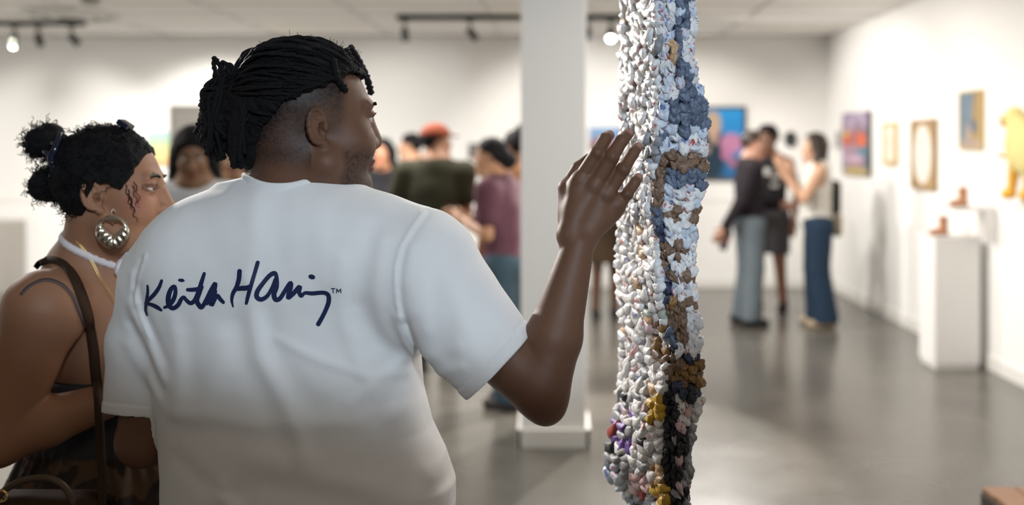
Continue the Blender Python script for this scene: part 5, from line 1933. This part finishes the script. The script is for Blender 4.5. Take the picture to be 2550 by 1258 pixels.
# grey door in the back wall
dr = empty('door_1', 'plain grey door in the back wall behind the dark haired women', 'door', ((bx(428) + bx(642)) / 2, BACK_Y, 0))
dr['kind'] = 'structure'
hw = (bx(642) - bx(428)) / 2
box('door_leaf', (-hw + .04, -.045, .01), (hw - .04, -.002, bz(262) - .045), M['door_paint'], dr, bevel=.004)
m = MB()
m.box((-hw, -.06, 0), (-hw + .04, -.001, bz(262))); m.box((hw - .04, -.06, 0), (hw, -.001, bz(262))); m.box((-hw + .04, -.06, bz(262) - .045), (hw - .04, -.001, bz(262)))
m.build('door_frame', M['door_paint'], dr, smooth=False)
m = MB()
m.tube([(hw - .10, -.045, 1.02), (hw - .10, -.10, 1.02), (hw - .22, -.10, 1.02)], .010, 8)
m.build('door_handle', M['black_metal'], dr)
# grey block by the left edge
gb = build('plinth', boxv((-.28, -.25, 0), (.28, .25, .76)), BOXF, M['grey_paint'], smooth=False)
gb.location = (bx(8, 10.6) - .28, 10.8, 0)
b = gb.modifiers.new('bevel', 'BEVEL'); b.width = .006
tag(gb, 'plain grey plinth by the back wall behind the earring woman\'s shoulder', 'plinth')

# ---- plinth, shelf, boots, labels
pe = empty('plinth', 'tall white plinth with a tan boot on top by the right wall', 'plinth', (2.83, 7.14, 0))
box('plinth_body', (-.16, -.15, .03), (.16, .15, .905), M['plinth'], pe, bevel=.004)
box('plinth_top', (-.162, -.152, .905), (.162, .152, .93), M['plinth'], pe, bevel=.004)
box('plinth_foot', (-.15, -.14, 0), (.15, .14, .03), M['trim'], pe)
sf = empty('wall_shelf', 'white wall shelf with a side panel above the plinth', 'shelf', (RIGHT_X, 6.98, 1.13))
box('shelf_board', (-.30, -.13, -.012), (-.001, .18, .012), M['plinth'], sf, bevel=.003)
box('side_panel', (-.095, -.13, -.235), (-.001, -.105, -.012), M['plinth'], sf, bevel=.003)
def boot(label, loc, rz, s):
    e = empty('boot', label, 'boot', loc, rz, None)
    o = [('u', RC((-.015, 0, .03), (.055, 0, .022), .028, .022), 0), ('u', RC((-.02, 0, .04), (-.018, 0, .135), .030, .032), .02),
         ('u', SP((.06, 0, .020), .021), .01),
         ('d', lambda P, d: np.maximum(np.maximum(d, .006 - P[:, 2]), P[:, 2] - .138), 0), ('s', RC((-.018, 0, .09), (-.018, 0, .16), .024, .026), .003)]
    V, Q = sculpt(o, (-.08, -.06, -.01), (.12, .06, .17), .005)
    build('boot_upper', V * s, Q, M['tan'], e)
    o = [('u', BX((.018, 0, .004), (.066, .026, .005), None, .004), 0), ('u', BX((-.03, 0, .010), (.020, .024, .010), None, .004), .004)]
    V, Q = sculpt(o, (-.08, -.06, -.02), (.12, .06, .05), .004)
    build('boot_sole', V * s, Q, M['woodtile'], e)
boot('tan ankle boot standing on the white plinth', (2.755, 7.10, .931), PI, 1.0)
boot('tan ankle boot standing on the wall shelf', (RIGHT_X - .205, 6.98, 1.143), PI, 1.0)
def card(label, loc):
    e = build('figurine', np.zeros((0, 3)), [], M['plinth']) if False else None
    m = MB()
    m.lathe([(0, 0), (.012, 0), (.013, .008), (.008, .020), (.010, .040), (.006, .055), (.007, .066), (0, .072)], 12)
    o = m.build('figurine', mat('ivory', (.72, .68, .60), .5))
    o.location = loc
    tag(o, label, 'figurine')
card('tiny pale figurine beside the boot on the plinth', (2.905, 7.02, .930))
card('tiny pale figurine beside the boot on the wall shelf', (RIGHT_X - .085, 6.92, 1.142))

# yellow soft sculpture on the wall
ys = empty('soft_sculpture', 'pale yellow hooded soft figure with amber leg hung on the right wall', 'sculpture', (RIGHT_X, 6.30, 1.5))
ys.scale = (.78, .9, .9)
o = [('u', SP((-.11, .12, .27), .085), 0), ('u', EL((-.12, .02, .08), (.10, .17, .20)), .05), ('u', EL((-.12, -.10, .02), (.10, .14, .18)), .05), ('d', lambda P, d: np.maximum(d - .006 * vnoise(P * 18, 81), P[:, 0] + .002), 0)]
V, Q = sculpt(o, (-.35, -.4, -.4), (.05, .4, .5), .010, refine=False)
build('hooded_body', V, Q, M['cloth'], ys, np.tile([.70, .60, .26], (len(V), 1)))
o = [('u', RC((-.13, .10, -.06), (-.13, .13, -.24), .046, .036), 0), ('u', EL((-.14, .165, -.27), (.050, .075, .042)), .03), ('d', lambda P, d: d - .004 * vnoise(P * 25, 82), 0)]
V, Q = sculpt(o, (-.35, -.2, -.5), (.05, .4, .2), .009, refine=False)
build('leg', V, Q, M['cloth'], ys, np.tile([.72, .38, .05], (len(V), 1)))
V, Q = sculpt([('u', RC((-.13, -.14, -.06), (-.13, -.12, -.24), .046, .036), 0), ('u', EL((-.14, -.10, -.27), (.050, .075, .042)), .03)], (-.35, -.4, -.5), (.05, .4, .2), .009, refine=False)
build('leg', V, Q, M['cloth'], ys, np.tile([.72, .38, .05], (len(V), 1)))
m = MB()
m.tube([(-.16, .10, -.01), (-.18, .20, .005), (-.19, .26, .015)], [.018, .014, .008], 8)
m.build('hand', mat('orange_felt', (.62, .26, .10), .8), ys)
V, Q = sculpt([('u', EL((-.155, .185, .255), (.05, .022, .05)), 0)], (-.3, .05, .1), (0, .3, .4), .008, refine=False)
build('face', V, Q, M['cloth'], ys, np.tile([.60, .34, .10], (len(V), 1)))

# ---- tracks and lamp heads
def lamp_head(e, x, zt, aim, on=False):
    """one spotlight on a track: adapter, arm, housing (> lens)"""
    a = np.array(aim, float); a /= np.linalg.norm(a)
    box('adapter', (x - .035, -.018, zt - .035), (x + .035, .018, zt - .012), M['black_metal'], e)
    m = MB()
    m.tube([(x, 0, zt - .03), (x, 0, zt - .115)], .008, 8)
    m.build('lamp_arm', M['black_metal'], e)
    R = frame(a, (0, 0, 1) if abs(a[2]) < .95 else (0, 1, 0))
    M4 = np.eye(4); M4[:3, :3] = np.stack([R[:, 1], R[:, 2], R[:, 0]], 1)
    M4[:3, 3] = np.array([x, 0, zt - .120]) - a * .03
    m = MB()
    m.lathe([(0, 0), (.030, .002), (.034, .02), (.036, .13), (.031, .13), (.029, .112), (0, .110)], 20, M4)
    h = m.build('housing', M['black_metal'], e)
    m = MB()
    m.lathe([(0, .126), (.018, .124), (.0305, .116), (.029, .113)] if not on else [(0, .150), (.018, .146), (.030, .130), (.0305, .114)], 18, M4)
    m.build('lens', M['lamp'] if on else M['panel_light'], h)
def track(label, x0, x1, y, heads):
    zt = CEIL - .03
    e = empty('track_light', label, 'track light', (0, y, 0))
    box('rail', (x0, -.018, zt - .020), (x1, .018, CEIL - .004), M['black_metal'], e)
    for x, aim, on in heads:
        lamp_head(e, x, zt, aim, on)
tA, tB = 9.75, 9.30
X = lambda px, d: (px - HX) * d / F
track('black ceiling track with three spot heads above the earring woman', X(-140, tA), X(213, tA), tA, [(X(36, tA), (-.35, .35, -1), True), (X(95, tA), (0, .6, -1), False), (X(178, tA), (.75, .3, -1), False)])
track('long black ceiling track with spot heads running behind the column', X(988, tB), X(1560, tB), tB, [(X(1008, tB), (0, .5, -1), False), (X(1170, tB), (.75, .4, -1), False), (X(1464, tB), (-.1, .9, -.6), False), (X(1521, tB), (-.04, -.75, -1), True)])

# round ceiling diffuser and a smoke detector
vd = empty('ceiling_vent', 'round dark centred air diffuser in the ceiling', 'vent', (X(178, 9.3), 9.3, CEIL))
m = MB()
for r0, r1, z0, z1 in ((.42, .36, 0, -.02), (.33, .26, -.005, -.035), (.23, .15, -.01, -.05)):
    m.lathe([(r0, z0 - .002), (r1, z1), (r1 - .012, z1 + .004), (r0 - .02, z0 - .001)], 40)
m.build('rings', M['grid'], vd)
m = MB()
m.lathe([(.36, -.012), (0, -.0125)], 40)
m.build('dark_throat', M['black_metal'], vd)
m = MB()
m.lathe([(.13, -.02), (.12, -.055), (0, -.06)], 30)
m.build('centre_cone', M['black_metal'], vd)
sd = empty('smoke_detector', 'small round smoke detector on the ceiling near the diffuser', 'smoke detector', (X(226, 8.35), 8.35, CEIL))
m = MB()
m.lathe([(.075, 0), (.075, -.02), (.06, -.045), (0, -.05)], 24)
m.build('detector_body', M['grey_paint'], sd)

# wooden block with a tiled top, right at the front
wbx = empty('wooden_box', 'low dark wooden box with a brown tiled top at the picture\'s lower right corner', 'box', (1.385, 2.75, 0))
box('box_body', (0, 0, 0), (.75, .49, .432), M['darkwood'], wbx, bevel=.004)
for i in range(7):
    for j in range(5):
        t = box('top_tile', (.006 + i * .106, .492 - (j + 1) * .098, .432), (.006 + i * .106 + .101, .492 - j * .098 - .005, .45 + .0015 * ((i * 3 + j * 5) % 3)), M['woodtile'], wbx, bevel=.003)
